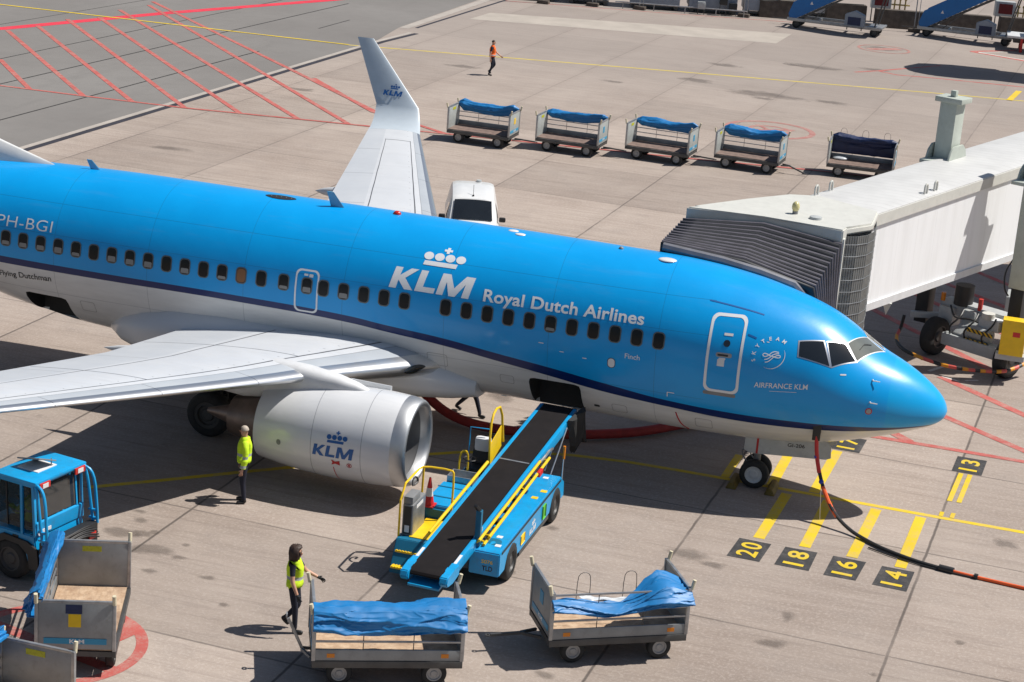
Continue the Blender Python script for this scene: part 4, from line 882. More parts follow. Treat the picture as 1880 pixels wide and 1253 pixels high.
def make_cart(label, loc, rz, style, seed, deck, group, drawbar='down', m_tarp=None, stickers=True):
    c = thing('baggage_cart', label, 'baggage cart', (*loc, 0), rz, group)
    h, w2 = CL/2, CW/2
    f = MB(); 
    for y in (-w2, w2): f.box((-h, y-.035, CZ-.14), (h, y+.035, CZ-.005), .008)
    for x in (-h+.03, -.5, .5, h-.03): f.box((x-.03, -w2+.036, CZ-.12), (x+.03, w2-.036, CZ-.02))
    for x in (-.86, .86): f.box((x-.06, -w2+.12, .26), (x+.06, w2-.12, .385)); f.cyl((x, -w2+.05, .235), (x, w2-.05, .235), .035)
    f.build('chassis', M['steel'], c)
    MB().box((-h+.02, -w2+.036, CZ-.004), (h-.02, w2-.036, CZ+.022)).build('deck', deck, c)
    for s in (-1, 1):
        e = MB(); e.box((s*(h-.02)-.018, -w2+.03, CZ+.024), (s*(h-.02)+.018, w2-.03, CT), .004)
        p = e.build('end_panel', M['galvsun'] if group == GF else M['galvshade'], c); e = MB()
        for y in (-w2, w2): e.box((s*(h-.02)-.035, y-.03, CZ-.005), (s*(h-.02)+.035, y+.03, CT+.02), .006)
        e.box((s*(h-.02)-.028, -w2+.031, CT-.02), (s*(h-.02)+.028, w2-.031, CT+.025), .004); e.build('post', M['galv'], p)
        for y in (-w2, w2): MB().cyl((s*h+s*.02, y, CT-.02), (s*h+s*.06, y, CT+.17), .036, n=12).build('roller', M['roller'], p)
        if stickers:
            zz = CZ+.55; xx = s*(h+.004)
            k = MB(); k.box((xx-.004, -.12, CZ+.45), (xx+.004, .10, CZ+.70)); k.build('label', M['yellow'] if (s > 0) == (group != GF or seed != 1) else M['csticker'], p)
            if s > 0: k = MB(); k.box((xx-.004, -.17, CZ+.71), (xx+.004, .12, CZ+.88)); k.build('label', M['tarpdark'], p)
            k = MB(); k.box((xx-.0035, -.55, CZ+.12), (xx+.0035, .55, CZ+.23)); st_ = k.build('label', M['csticker'], p)
            t = fit(text_bm('KLM', 1, .03), w=.26, h=.08); flat_decal(t, 'lettering', M['klmwhite'], st_, frame((xx+s*.006, -s*.1, CZ+.135), (0, s, 0), (0, 0, 1)))
            k = MB(); k.box((s*(h-.041)-.003, -.20, CT-.20), (s*(h-.041)+.003, .16, CT-.09)); k.build('label', M['yellabel'], p)
    b = MB(); b.box((-h+.05, -w2-.018, CZ+.0), (h-.05, -w2+.018, CZ+.21), .006); sb = b.build('side_board', M['galvshade'], c)
    for x in (-h+.33, h-.33): MB().box((x-.07, -w2-.024, CZ+.06), (x+.07, -w2-.019, CZ+.14)).build('reflector', M['amber'], sb)
    for z in (CZ+.37, CZ+.56, CT-.03): MB().box((-h+.04, -w2-.016, z-.016), (h-.04, -w2+.016, z+.016)).build('side_rail', M['galv'], c)
    for x in (-h/3, h/3): MB().cyl((x, -w2, CZ+.21), (x, -w2, CT-.03), .009, n=8).build('rail_rod', M['steel'], c)
    for x in (-.86, .86):
        for y in (-w2+.10, w2-.10): wheel(c, (x, y, .235), .235, .16, 'y', M['rim'], rimfrac=.55)
    d = MB(); x0 = -h
    if drawbar == 'down': d.bar((x0, -.18, .33), (x0-.35, -.02, .36), .05, .05); d.bar((x0, .18, .33), (x0-.35, .02, .36), .05, .05); d.bar((x0-.3, 0, .36), (x0-.95, 0, .34), .06, .05); d.lathe([(-.012, .05), (.012, .05), (.012, .025), (-.012, .025), (-.012, .05)], 'z', 16, (x0-1.0, 0, .34))
    elif drawbar == 'up': d.bar((x0, -.18, .33), (x0-.16, -.03, .42), .05, .05); d.bar((x0, .18, .33), (x0-.16, .03, .42), .05, .05); d.bar((x0-.14, 0, .40), (x0-.42, 0, 1.02), .06, .05); d.lathe([(-.012, .06), (.012, .06), (.012, .035), (-.012, .035), (-.012, .06)], 'x', 16, (x0-.45, 0, 1.08))
    else: d.bar((x0, -.18, .33), (x0-.35, -.02, .34), .05, .05); d.bar((x0, .18, .33), (x0-.35, .02, .34), .05, .05); d.bar((x0-.3, 0, .34), (x0-.98, 0, .10), .06, .05); d.lathe([(-.012, .05), (.012, .05), (.012, .025), (-.012, .025), (-.012, .05)], 'z', 16, (x0-1.02, 0, .09))
    d.build('drawbar', M['galv'] if drawbar == 'up' else M['steel'], c)
    if style: tarp(c, style, seed, m_tarp or M['tarp'])
    return c
M['yellabel'] = mat('yellow_green_label', (.42, .42, .02), .5, var=.2, scale=20)
def at_cart(a, b, side=1):
    """placement from the two ends of a long lower edge (railed side for side=-1)"""
    a, b = Vector(a), Vector(b); t = (b-a).normalized(); n = Vector((-t.y, t.x)); c = (a+b)/2+n*CW/2; return (c.x, c.y), math.atan2(t.y, t.x)
GF = 'baggage carts coupled in a row behind the airliner'
far = [((-22.95, 33.5), (-20.25, 33.45), 'roll', 'baggage cart with taut blue cover and yellow square on its end, farthest left'), ((-19.3, 34.2), (-16.6, 34.1), 'roll', 'baggage cart with fat blue cover roll, second from the far end of the row'),
       ((-15.65, 35.0), (-12.95, 34.8), 'roll', 'baggage cart with long blue cover roll, in the middle of the row of five'), ((-12.0, 35.6), (-9.3, 35.45), 'roll', 'baggage cart with thin sagging blue cover, drawbar dropped, before the red ring'), ((-7.5, 36.75), (-4.8, 36.85), 'fall', 'baggage cart with dark navy cover hanging down, nearest the boarding bridge')]
for i, (a, b, stl, lb) in enumerate(far):
    loc, rz = at_cart(a, b); c = make_cart(lb, loc, rz+PI, stl, i+1, M['plyred'], GF, 'low' if i == 3 else 'down', M['tarpdark'] if i == 4 else None)
    if i == 4: tarp(c, 'roll', 8, M['tarpdark']); MB().sph((.9, -.35, .60), .25, 12, (1.3, .8, .35)).build('plastic_bundle', M['tarpback'], c)
    if i in (3, 4):
        hp = MB()
        for x in (-.9, 0, .9): hp.tube([(x-.13, -CW/2, CT), (x-.13, -CW/2, CT+.25), (x-.07, -CW/2, CT+.36), (x+.07, -CW/2, CT+.36), (x+.13, -CW/2, CT+.25), (x+.13, -CW/2, CT)], .007, 6, smooth=1)
        if i == 4: hp.build('cover_hoop', M['steel'], c)
        else: hp.bm.free()
GN = 'baggage carts waiting beside the belt loader'
loc, rz = at_cart((-9.68, -13.92), (-7.22, -12.80)); c1 = make_cart('baggage cart with bulging blue cover beside the walking woman, drawbar raised', loc, rz, 'drape', 11, M['ply'], GN, 'up')
loc, rz = at_cart((-6.05, -11.31), (-3.63, -9.84)); c2 = make_cart('baggage cart with sagging blue cover and silver lining, drawbar stretched out on concrete', loc, rz, 'sag', 12, M['ply'], GN, 'down')
mb = MB(); mb.grid(lambda u, v: Vector(((u-.52)*1.5, -CW/2+.10+.18*v+.04*noise.noise((u*6, v*3, 1)), 1.30-.10*math.sin(PI*u)+.06*noise.noise((u*5, v*4, 4)))), 30, 10); mb.build('cover_lining', M['tarpback'], c2, ang=0)
hp = MB()
for x in (-.62, .30): hp.tube([(x-.13, -.22, CZ+.5), (x-.13, -.22, CT+.10), (x-.07, -.22, CT+.20), (x+.07, -.22, CT+.20), (x+.13, -.22, CT+.10), (x+.13, -.22, CZ+.5)], .007, 6, smooth=1)
hp.build('cover_hoop', M['steel'], c2)
c3 = make_cart('empty baggage cart with open side and crumpled blue cover, behind the blue tractor', (-14.13, -14.08), R(-68.5), 'bunch', 21, M['ply'], 'baggage carts behind the blue tractor', 'down')
c4 = make_cart('baggage cart cut off by the lower left corner, grey end panel toward tractor', (-13.40, -18.42), R(-90), 'bunch', 25, M['ply'], 'baggage carts behind the blue tractor', 'down')

# ------------------------------------------------------------------ people
def skin_mesh(J, E, root):
    """J: name -> (pos, radius or (rx,ry)); E: edges"""
    me = bpy.data.meshes.new('sk'); names = list(J); idx = {n: i for i, n in enumerate(names)}
    me.from_pydata([J[n][0] for n in names], [(idx[a], idx[b]) for a, b in E], [])
    o = bpy.data.objects.new('sk', me); COL.objects.link(o); o.modifiers.new('s', 'SKIN')
    for n in names:
        v = me.skin_vertices[0].data[idx[n]]; r = J[n][1]; v.radius = r if isinstance(r, tuple) else (r, r); v.use_root = n == root
    o.modifiers['s'].use_smooth_shade = True
    sb = o.modifiers.new('b', 'SUBSURF'); sb.levels = 2; sb.render_levels = 2
    m2 = bpy.data.meshes.new_from_object(o.evaluated_get(bpy.context.evaluated_depsgraph_get())); bpy.data.objects.remove(o); bpy.data.meshes.remove(me)
    return m2
def make_person(label, loc, rz, P, mats, garment=None, gspec=None, hair='short', hairm=None, group=None):
    """P overrides joints of a standing figure (x forward, y left, z up). mats: dict trousers, top, arm, hand"""
    p = thing('person', label, 'person', loc, rz, group)
    D = {'pel': (0, 0, .96), 'wai': (0, 0, 1.10), 'che': (.0, 0, 1.28), 'col': (-.01, 0, 1.43), 'nec': (0, 0, 1.52), 'hd0': (.015, 0, 1.58), 'hd1': (.02, 0, 1.67), 'hd2': (.005, 0, 1.75)}
    for s, n in ((1, 'L'), (-1, 'R')):
        D.update({'hip'+n: (0, s*.095, .90), 'kne'+n: (.02, s*.10, .50), 'ank'+n: (-.02, s*.10, .10), 'hee'+n: (-.05, s*.10, .045), 'toe'+n: (.15, s*.11, .035), 'sho'+n: (-.01, s*.185, 1.41), 'elb'+n: (-.02, s*.25, 1.13), 'wri'+n: (.05, s*.27, .89)})
    D.update(P); V = {k: Vector(v) for k, v in D.items() if k != 'face'}
    r = {'pel': (.155, .115), 'wai': (.145, .105), 'che': (.165, .115), 'col': (.11, .085), 'nec': .055, 'hd0': (.068, .078), 'hd1': (.082, .095), 'hd2': (.06, .072)}
    for n in 'LR': r.update({'hip'+n: .098, 'kne'+n: .066, 'ank'+n: .05, 'hee'+n: .046, 'toe'+n: .04, 'sho'+n: .064, 'elb'+n: .045, 'wri'+n: .033})
    J = {k: (V[k], r[k]) for k in V}
    E = [('pel', 'wai'), ('wai', 'che'), ('che', 'col'), ('col', 'nec'), ('nec', 'hd0'), ('hd0', 'hd1'), ('hd1', 'hd2')]
    for n in 'LR': E += [('pel', 'hip'+n), ('hip'+n, 'kne'+n), ('kne'+n, 'ank'+n), ('ank'+n, 'hee'+n), ('hee'+n, 'toe'+n), ('col', 'sho'+n), ('sho'+n, 'elb'+n), ('elb'+n, 'wri'+n)]
    # hands: palm and five fingers of unequal length
    for n, s in (('L', 1), ('R', -1)):
        fd = (V['wri'+n]-V['elb'+n]).normalized(); sd_ = Vector((1, 0, 0))-fd*fd.x
        if sd_.length < .2: sd_ = Vector((0, 0, -1))-fd*(-fd.z)
        sd_.normalize(); pn = fd.cross(sd_)*s
        pa = V['wri'+n]+fd*.065; J['pal'+n] = (pa, .030); E.append(('wri'+n, 'pal'+n))
        for k, (off, ln) in enumerate(((.027, .075), (.010, .085), (-.008, .08), (-.026, .062))):
            a = pa+fd*.035+sd_*off; b = a+fd*ln*.55+sd_*off*.4+pn*.010; c = b+fd*ln*.40+pn*.026
            for q, pt, rr in (('a', a, .0105), ('b', b, .0095), ('c', c, .008)): J['f%d%s%s' % (k, q, n)] = (pt, rr)
            E += [('pal'+n, 'f%da%s' % (k, n)), ('f%da%s' % (k, n), 'f%db%s' % (k, n)), ('f%db%s' % (k, n), 'f%dc%s' % (k, n))]
        a = pa-fd*.02+sd_*.035; b = a+sd_*.03+fd*.035; J['tha'+n] = (a, .012); J['thb'+n] = (b, .010); E += [('pal'+n, 'tha'+n), ('tha'+n, 'thb'+n)]
    me = skin_mesh(J, E, 'pel')
    slots = ['trousers', 'top', 'arm', 'hand', 'skin', 'boot']
    for s_ in slots: me.materials.append(mats.get(s_) or M['skin'])
    reg = {}
    for a, b in E:
        k = b
        if k[:3] in ('hip', 'kne', 'ank'): m_ = 0
        elif k[:3] in ('hee', 'toe'): m_ = 5
        elif k in ('wai', 'che', 'col') or k[:3] == 'sho': m_ = 1
        elif k[:3] == 'elb': m_ = 2
        elif k[:3] == 'wri': m_ = 2 if mats.get('long') else 4
        elif k[:3] in ('pal', 'tha', 'thb') or (k[0] == 'f' and k[1].isdigit()): m_ = 3
        else: m_ = 4
        reg[(a, b)] = m_
    def near(c):
        best = (9e9, 0, None)
        for (a, b), m_ in reg.items():
            A, B = J[a][0], J[b][0]; ab = B-A; t = max(0, min(1, (c-A).dot(ab)/max(ab.length_squared, 1e-9))); ra = J[a][1]; ra = ra[0] if isinstance(ra, tuple) else ra; rb = J[b][1]; rb = rb[0] if isinstance(rb, tuple) else rb
            dd = (c-(A+ab*t)).length/(ra*(1-t)+rb*t)
            if dd < best[0]: best = (dd, m_, b, t)
        return best
    gf = []
    for f in me.polygons:
        q = near(f.center); f.material_index = q[1]; f.use_smooth = True
        if q[2] == 'pel': f.material_index = 0
        if q[2] in ('wai',) and q[3] < .4: f.material_index = 0 if not garment else 1
        if q[2][:3] == 'elb' and q[3] > .62 and not mats.get('long'): f.material_index = 4
        if f.center.z > V['wai'].z-.12 and q[2][:3] in ('wai', 'che', 'col') or q[2][:3] == 'sho' and q[3] < (1.1 if gspec == 'jacket' else .75) or (q[2][:3] == 'hip' and q[3] < .35 and garment): gf.append(f.index)
        elif gspec == 'jacket' and q[2][:3] in ('elb', 'wri') and not (q[2][:3] == 'wri' and q[3] > .95): gf.append(f.index)
    b = bpy.data.objects.new('body', me); COL.objects.link(b); b.parent = p
    if garment:                                   # clothing shell lifted off the body
        bm = bmesh.new(); bm.from_mesh(me); bm.faces.ensure_lookup_table(); bm.normal_update(); keep = set(gf)
        bmesh.ops.delete(bm, geom=[f for f in bm.faces if f.index not in keep], context='FACES')
        for v in bm.verts:
            n = v.normal.copy(); v.co += n*(.022+.010*noise.noise(v.co*11))
        if gspec != 'jacket' or True:             # loose hem below the waist
            zl = V['pel'].z-.02
            for v in bm.verts:
                if v.co.z < V['wai'].z-.02: v.co += Vector((v.normal.x, v.normal.y, 0))*.016
        mg = bpy.data.meshes.new('hi_vis'); bm.to_mesh(mg); bm.free(); mg.materials.clear(); mg.materials.append(garment)
        for f in mg.polygons: f.material_index = 0; f.use_smooth = True
        go = bpy.data.objects.new('jacket' if gspec == 'jacket' else 'vest', mg); COL.objects.link(go); go.parent = p
        md = go.modifiers.new('t', 'SOLIDIFY'); md.thickness = .010
    # hair and face
    hc = V['hd1']; fw = Vector(P.get('face', (1, 0, 0))).normalized(); sdv = Vector((0, 0, 1)).cross(fw).normalized()
    mb = MB(); nu, nv = 26, 18; fwt = fw; fw = Vector((fw.x, fw.y, 0)).normalized()
    def hf(u, v):
        q = 2*PI*u; ph = PI*v; dirv = fw*(math.cos(q)*math.sin(ph))+sdv*(math.sin(q)*math.sin(ph))+Vector((0, 0, math.cos(ph)))
        fr = dirv.dot(fw); rr = Vector((.098, .098, .118)); lim = .52+.33*(1-max(0, fr))
        cut_ = min(v, lim) if fr > .15 else v
        c = hc+Vector((0, 0, .012))
        if hair == 'long':
            pt = c+fw*(dirv.dot(fw)*.135-.02)+sdv*dirv.dot(sdv)*.125+Vector((0, 0, dirv.z*.103))
            if fr < .62 and dirv.z < .25: pt += Vector((0, 0, -.20*min(1, (.25-dirv.z)*.9)))+fw*(.03*dirv.z)+sdv*dirv.dot(sdv)*.02
            pt += dirv*(.014*noise.noise((q*3, ph*2, 1))+.012*math.sin(q*13+ph*3))
            if fr > .72 and dirv.z < .4: pt = c+dirv*.06
        else:
            pt = c+fw*(dirv.dot(fw)*.098-.008)+sdv*dirv.dot(sdv)*.087+Vector((0, 0, dirv.z*.104))
            if dirv.z < -.1 or (fr > .35 and dirv.z < .5): pt = c+dirv*.055
        return pt
    mb.grid(hf, nu, nv); mb.build('hair', hairm or M['hair'], p, ang=0)
    fw = fwt; fc = MB(); fb = hc+Vector((0, 0, -.015))
    fc.sph(fb+fw*.098+Vector((0, 0, -.01)), .016, 8, (1, 1, 1.5)); 
    for s in (-1, 1): fc.sph(fb+sdv*s*.084+Vector((0, 0, .0)), .022, 8, (.7, .5, 1.3))
    fo = fc.build('face', M['skin'], p, ang=0)
    ey = MB()
    for s in (-1, 1): ey.sph(fb+fw*.086+sdv*s*.033+Vector((0, 0, .022)), .011, 8)
    ey.build('eyes', M['black'], fo); MB().sph(fb+fw*.086+Vector((0, 0, -.048)), .02, 8, (.5, 1.1, .35)).build('mouth', M['inkred'], fo)
    return p
dark = {'trousers': M['navy'], 'boot': M['boot']}
# woman walking right, one hand on the raised drawbar
make_person('long-haired woman in yellow vest walking to the cart with raised drawbar', (-10.85, -11.98, 0), R(8),
    {'kneR': (.05, -.09, .50), 'ankR': (.06, -.09, .095), 'heeR': (.03, -.09, .045), 'toeR': (.23, -.10, .035), 'kneL': (.07, .09, .52), 'ankL': (-.17, .09, .22), 'heeL': (-.24, .09, .21), 'toeL': (-.10, .10, .08), 'hipL': (0, .09, .90), 'elbR': (.02, -.27, 1.13), 'wriR': (.12, -.29, .90), 'elbL': (.13, .28, 1.16), 'wriL': (.36, .30, 1.05), 'face': (.9, .1, -.35)},
    dict(dark, top=M['navy'], arm=M['navy'], hand=M['glove']), M['vest'], 'vest', 'long')
# man in hi-vis jacket behind the engine
make_person('grey-haired man in yellow reflective jacket standing behind the engine', (-14.33, -6.50, 0), R(205),
    {'kneR': (.03, -.09, .50), 'ankL': (-.02, .13, .10), 'heeL': (-.05, .13, .045), 'toeL': (.15, .15, .035), 'wriL': (.04, .27, .87), 'wriR': (.03, -.28, .87), 'elbR': (-.04, -.27, 1.13), 'face': (.9, -.5, 0)},
    dict(dark, top=M['navy'], arm=M['navy'], hand=M['skin'], long=1), M['jacket'], 'jacket', 'short', M['greyhair'])
# far man in orange vest walking right
make_person('man in orange vest and dark trousers walking across the far apron', (-26.2, 50.3, 0), R(8),
    {'kneR': (.03, -.09, .50), 'ankR': (-.10, -.09, .11), 'heeR': (-.13, -.09, .06), 'toeR': (.06, -.10, .035), 'kneL': (.14, .09, .55), 'ankL': (-.12, .09, .22), 'heeL': (-.17, .09, .20), 'toeL': (-.02, .10, .10), 'elbL': (.14, .26, 1.16), 'wriL': (.36, .24, 1.0), 'elbR': (-.08, -.26, 1.14), 'wriR': (-.05, -.29, .88)},
    dict(dark, top=M['navy'], arm=M['navy'], hand=M['skin']), M['vesto'], 'vest', 'short')
# walker hidden behind the belly, legs in view
make_person('person striding behind the belly, only dark trousers and shoes in view', (-11.62, 1.45, 0), R(-10),
    {'pel': (0, 0, .90), 'hipL': (0, .095, .85), 'hipR': (0, -.095, .85), 'kneR': (.22, -.10, .47), 'ankR': (.34, -.10, .10), 'heeR': (.31, -.10, .05), 'toeR': (.50, -.10, .05), 'kneL': (-.12, .10, .46), 'ankL': (-.42, .10, .14), 'heeL': (-.46, .10, .09), 'toeL': (-.29, .10, .035), 'elbL': (.12, .26, 1.12), 'wriL': (.3, .26, .98)},
    dict(dark, top=M['navy'], arm=M['navy'], hand=M['skin']), None, None, 'short')

# ------------------------------------------------------------------ baggage tractor with driver
tr = thing('baggage_tractor', 'bright blue baggage tractor with glazed cab and open roof hatch, driver inside', 'tractor', (-15.72, -11.68, 0), R(169))
b = MB(); b.prism([(.22, .42), (.30, 1.05), (1.35, 1.05), (1.5, .95), (2.9, .95), (3.05, .5), (3.0, .35), (1.45, .35), (1.40, .75), (.95, .92), (.52, .75), (.46, .42)], -.72, .72, 'y', .02); body = b.build('body', M['gse'], tr)
for s in (-1, 1): MB().prism([(.16, .36), (.2, .80), (.45, .92), (1.05, .96), (1.38, .78), (1.5, .36), (1.30, .36), (1.24, .70), (1.0, .84), (.66, .82), (.44, .66), (.40, .36)], s*.72, s*.765, 'y', .006).build('wheel_arch', M['black'], body)
t = fit(crown_logo(), w=.62, h=.38); flat_decal(t, 'logo', M['klmwhite'], body, frame((2.02, .7235, .62), (-1, 0, 0), (0, 0, 1)))
b = MB(); b.box((-.06, -.76, .44), (.16, .76, .98), .03); b.box((-.10, -.70, .52), (-.05, .70, .60), .01); b.build('rear_bumper', M['black'], tr)
b = MB()
for k in range(6): b.tube([(-.02-.02*k, -.72, .93-.05*k), (-.06-.01*k, -.3, .99-.03*k), (-.07, .2, .96-.04*k+.03*(k % 2)), (-.03-.015*k, .72, .95-.06*k)], .018, 6, smooth=2)
b.build('rear_cables', M['black'], tr)
for y in (-.56, .56):
    l = MB(); l.box((-.10, y-.10, .68), (-.065, y+.10, .82), .01).build('tail_light', M['redlens'], tr)
# cab: pillars, panels, windows, roof
P0 = [(.28, 1.05), (.36, 2.12), (1.22, 2.12), (1.62, 1.05)]          # side profile
b = MB()
for s in (-1, 1):
    y = s*.69
    for a, c in (((.30, 1.03), (.36, 2.1)), ((.62, 1.03), (.64, 2.1)), ((1.60, 1.03), (1.20, 2.1))): b.bar((a[0], y, a[1]), (c[0], y, c[1]), .06, .07, .01, up=(0, 1, 0))
    b.bar((.36, y, 2.08), (1.2, y, 2.08), .06, .07, .01)
for x, z in ((.36, 2.08), (1.2, 2.08)): b.bar((x, -.69, z), (x, .69, z), .07, .07, .01)
b.prism([(.27, 1.04), (.25, 1.32), (.30, 1.34), (.33, 1.04)], -.70, .70, 'y', .008); b.build('cab_frame', M['gse'], tr)
b = MB(); b.box((.24, -.76, 2.11), (1.30, .76, 2.19), .035); rf = b.build('roof', M['gse'], tr)
hb = MB(); hb.box((-.27, -.27, -.015), (.27, .27, .015), .008, Matrix.Translation((.82, .05, 2.34)) @ Matrix.Rotation(R(20), 4, 'X') @ Matrix.Rotation(R(10), 4, 'Y')); hb.cyl((.6, -.12, 2.19), (.6, -.12, 2.36), .012); hb.build('roof_hatch', M['grey'], rf)
MB().box((.56, -.24, 2.19), (1.08, .32, 2.205)).build('hatch_opening', M['sticker'], rf)
for y in (-.52, .52): MB().box((.20, y-.15, 2.02), (.235, y+.15, 2.15), .01).build('marker_light', M['redlens'], rf); 
for y in (-.52, .52): MB().box((.192, y-.08, 2.04), (.199, y+.08, 2.13)).build('lamp_lens', M['sticker'], rf)
cg = glass('cab_glass', (.03, .032, .033), .05, .7); tg = NT('clear_cab_glass'); tg.b.inputs['Base Color'].default_value = (.05, .06, .06, 1); tg.b.inputs['Roughness'].default_value = .04
gx = tg.node('ShaderNodeBsdfTransparent'); gx.inputs[0].default_value = (.75, .8, .8, 1); gm = tg.node('ShaderNodeMixShader'); gm.inputs[0].default_value = .35; tg.link(gx.outputs[0], gm.inputs[1]); tg.link(tg.b.outputs[0], gm.inputs[2]); tg.link(gm.outputs[0], tg.n['Material Output'].inputs[0])
MB().prism([(.30, 1.36), (.288, 1.36), (.338, 2.0), (.35, 2.0)], -.50, .62, 'y').build('rear_window', cg, tr)
for y0, y1 in ((-.645, -.53),): MB().prism([(.30, 1.36), (.288, 1.36), (.338, 2.0), (.35, 2.0)], y0, y1, 'y').build('rear_window', cg, tr)
b = MB(); b.bar((.29, -.515, 1.34), (.345, -.515, 2.05), .04, .04); b.build('window_bar', M['gse'], tr)
for s in (-1, 1):
    MB().prism([(.36, 1.14), (.41, 2.03), (.60, 2.03), (.59, 1.14)], s*.685-.004, s*.685+.004, 'y').build('side_window', tg.m, tr)
    MB().prism([(.68, 1.14), (.70, 2.03), (1.16, 2.03), (1.48, 1.14)], s*.685-.004, s*.685+.004, 'y').build('door_window', tg.m, tr)
    MB().bar((.98, s*.695, 1.14), (1.02, s*.695, 2.03), .03, .02).build('window_strut', M['black'], tr)
    MB().box((.70, s*.722-.008, .93), (.84, s*.722+.012, .98), .005).build('door_handle', M['black'], tr)
    r = MB()
    for dx in (0, .30): r.tube([(.34-dx*.15, s*.69, 2.14), (.22-dx*.6, s*.74, 2.02), (.12-dx*.5, s*.755, 1.3), (.06-dx*.35, s*.755, .95)], .032, 8, smooth=2)
    for z, x0, x1 in ((1.22, .11, -.03), (1.05, .08, -.04)): r.box((x1, s*.755-.03, z-.03), (x1+.20, s*.755+.03, z))
    r.build('grab_rail', M['gse'], tr)
MB().prism([(1.62, 1.07), (1.634, 1.07), (1.235, 2.05), (1.22, 2.05)], -.64, .64, 'y').build('windscreen', tg.m, tr)
sm = MB(); sm.box((.236, .30, 1.10), (.249, .62, 1.17)); sm.build('label', M['sticker'], tr); MB().cyl((.24, .64, 1.12), (.22, .64, 1.12), .055).build('rear_lamp', M['sticker'], tr)
for s in (-1, 1):
    wheel(tr, (.92, s*.60, .42), .42, .26, 'y', M['darkrim']); wheel(tr, (2.55, s*.58, .34), .34, .22, 'y', M['darkrim'])
MB().box((.45, -.4, .95), (.95, .4, 1.1), .04).build('seat', M['black'], tr)
M['vest2'] = hivis('driver_hi_vis', (.60, .86, .02), [(1.12, 1.17)])
a = R(169); dp = Vector((-15.72, -11.68, .22))+Vector((math.cos(a)*.78-math.sin(a)*.22, math.sin(a)*.78+math.cos(a)*.22, 0))
make_person('driver in yellow vest sitting in the blue tractor cab', dp, a, {'pel': (0, 0, .92), 'hipL': (.08, .095, .90), 'hipR': (.08, -.095, .90), 'kneL': (.45, .13, .92), 'kneR': (.45, -.13, .92), 'ankL': (.52, .13, .50), 'ankR': (.52, -.13, .50), 'heeL': (.49, .13, .45), 'heeR': (.49, -.13, .45), 'toeL': (.68, .13, .44), 'toeR': (.68, -.13, .44),
    'wai': (-.02, 0, 1.04), 'che': (-.03, 0, 1.22), 'col': (-.02, 0, 1.36), 'nec': (0, 0, 1.44), 'hd0': (.03, 0, 1.50), 'hd1': (.04, 0, 1.59), 'hd2': (.02, 0, 1.67), 'shoL': (-.01, .185, 1.34), 'shoR': (-.01, -.185, 1.34), 'elbL': (.16, .24, 1.12), 'elbR': (.16, -.24, 1.12), 'wriL': (.40, .18, 1.18), 'wriR': (.40, -.18, 1.18)}, dict(dark, top=M['navy'], arm=M['navy'], hand=M['skin']), M['vest2'], 'jacket', 'short')

# ------------------------------------------------------------------ belt loader (local y runs towards the aircraft)
bl = thing('belt_loader', 'sky blue belt loader with black conveyor raised to the open cargo hold', 'belt loader', (-8.85, -6.1, 0))
b = MB(); b.prism([(-2.62, .38), (-2.62, .88), (-2.5, .95), (2.0, .95), (2.35, .72), (2.40, .35), (2.1, .35), (1.98, .66), (1.66, .80), (1.32, .66), (1.2, .36), (-1.28, .36), (-1.4, .68), (-1.74, .82), (-2.08, .68), (-2.2, .38)], .44, 1.08, 'x', .02)
pod = b.build('right_body', M['gse'], bl)
MB().box((1.082, -2.5, .84), (1.095, 2.0, .885)).build('rub_strip', M['black'], pod); MB().box((1.06, -1.15, .28), (1.09, 1.1, .36)).build('sill', M['steel'], pod)
t = fit(crown_logo(), w=.50, h=.30); flat_decal(t, 'logo', M['klmwhite'], pod, frame((1.0835, -.42, .45), (0, 1, 0), (0, 0, 1)))
MB().box((1.081, .55, .45), (1.086, .80, .76), .03).build('round_label', mat('green_label', (.10, .40, .03), .5), pod); MB().box((1.081, -1.1, .50), (1.086, -.80, .70), .02).build('fleet_label', M['yellow'], pod)
for x, y in ((.85, -1.9), (.80, 1.75), (.95, -2.35)): MB().box((x-.06, y-.06, .951), (x+.06, y+.06, .957)).build('label', M['sticker'] if y < -2 or y > 0 else M['sticker'], pod)
for x, y in ((.98, .95), (.9, .5)): MB().box((x-.07, y-.07, .951), (x+.07, y+.07, .957)).build('label', M['yellow'], pod)
t = fit(text_bm('TLD', 1, .03), w=.22, h=.11); flat_decal(t, 'maker_lettering', M['inkblack'], pod, frame((.72, -2.6235, .48), (1, 0, 0), (0, 0, 1))); t = fit(text_bm('5076', 1, .02), w=.24, h=.08); flat_decal(t, 'fleet_number', M['yellow'], pod, frame((.70, -2.6235, .64), (1, 0, 0), (0, 0, 1))); t = fit(text_bm('5', 1, .05), w=.34, h=.5); flat_decal(t, 'fleet_digit', M['gsedark'], pod, frame((.98, -2.35, .9535), (0, 1, 0), (-1, 0, 0)))
MB().bar((.56, -2.50, .94), (.56, -2.52, 1.72), .12, .12, .02, up=(1, 0, 0)).build('lamp_post', M['gsedark'], bl); MB().bar((.56, -2.52, 1.70), (.50, -2.62, 1.84), .09, .07, .01).build('post_lamp', M['black'], bl)
MB().prism([(-2.62, .45), (-2.5, .80), (2.2, .80), (2.2, .45)], -.38, .44, 'x', .02).build('centre_frame', M['steel'], bl)
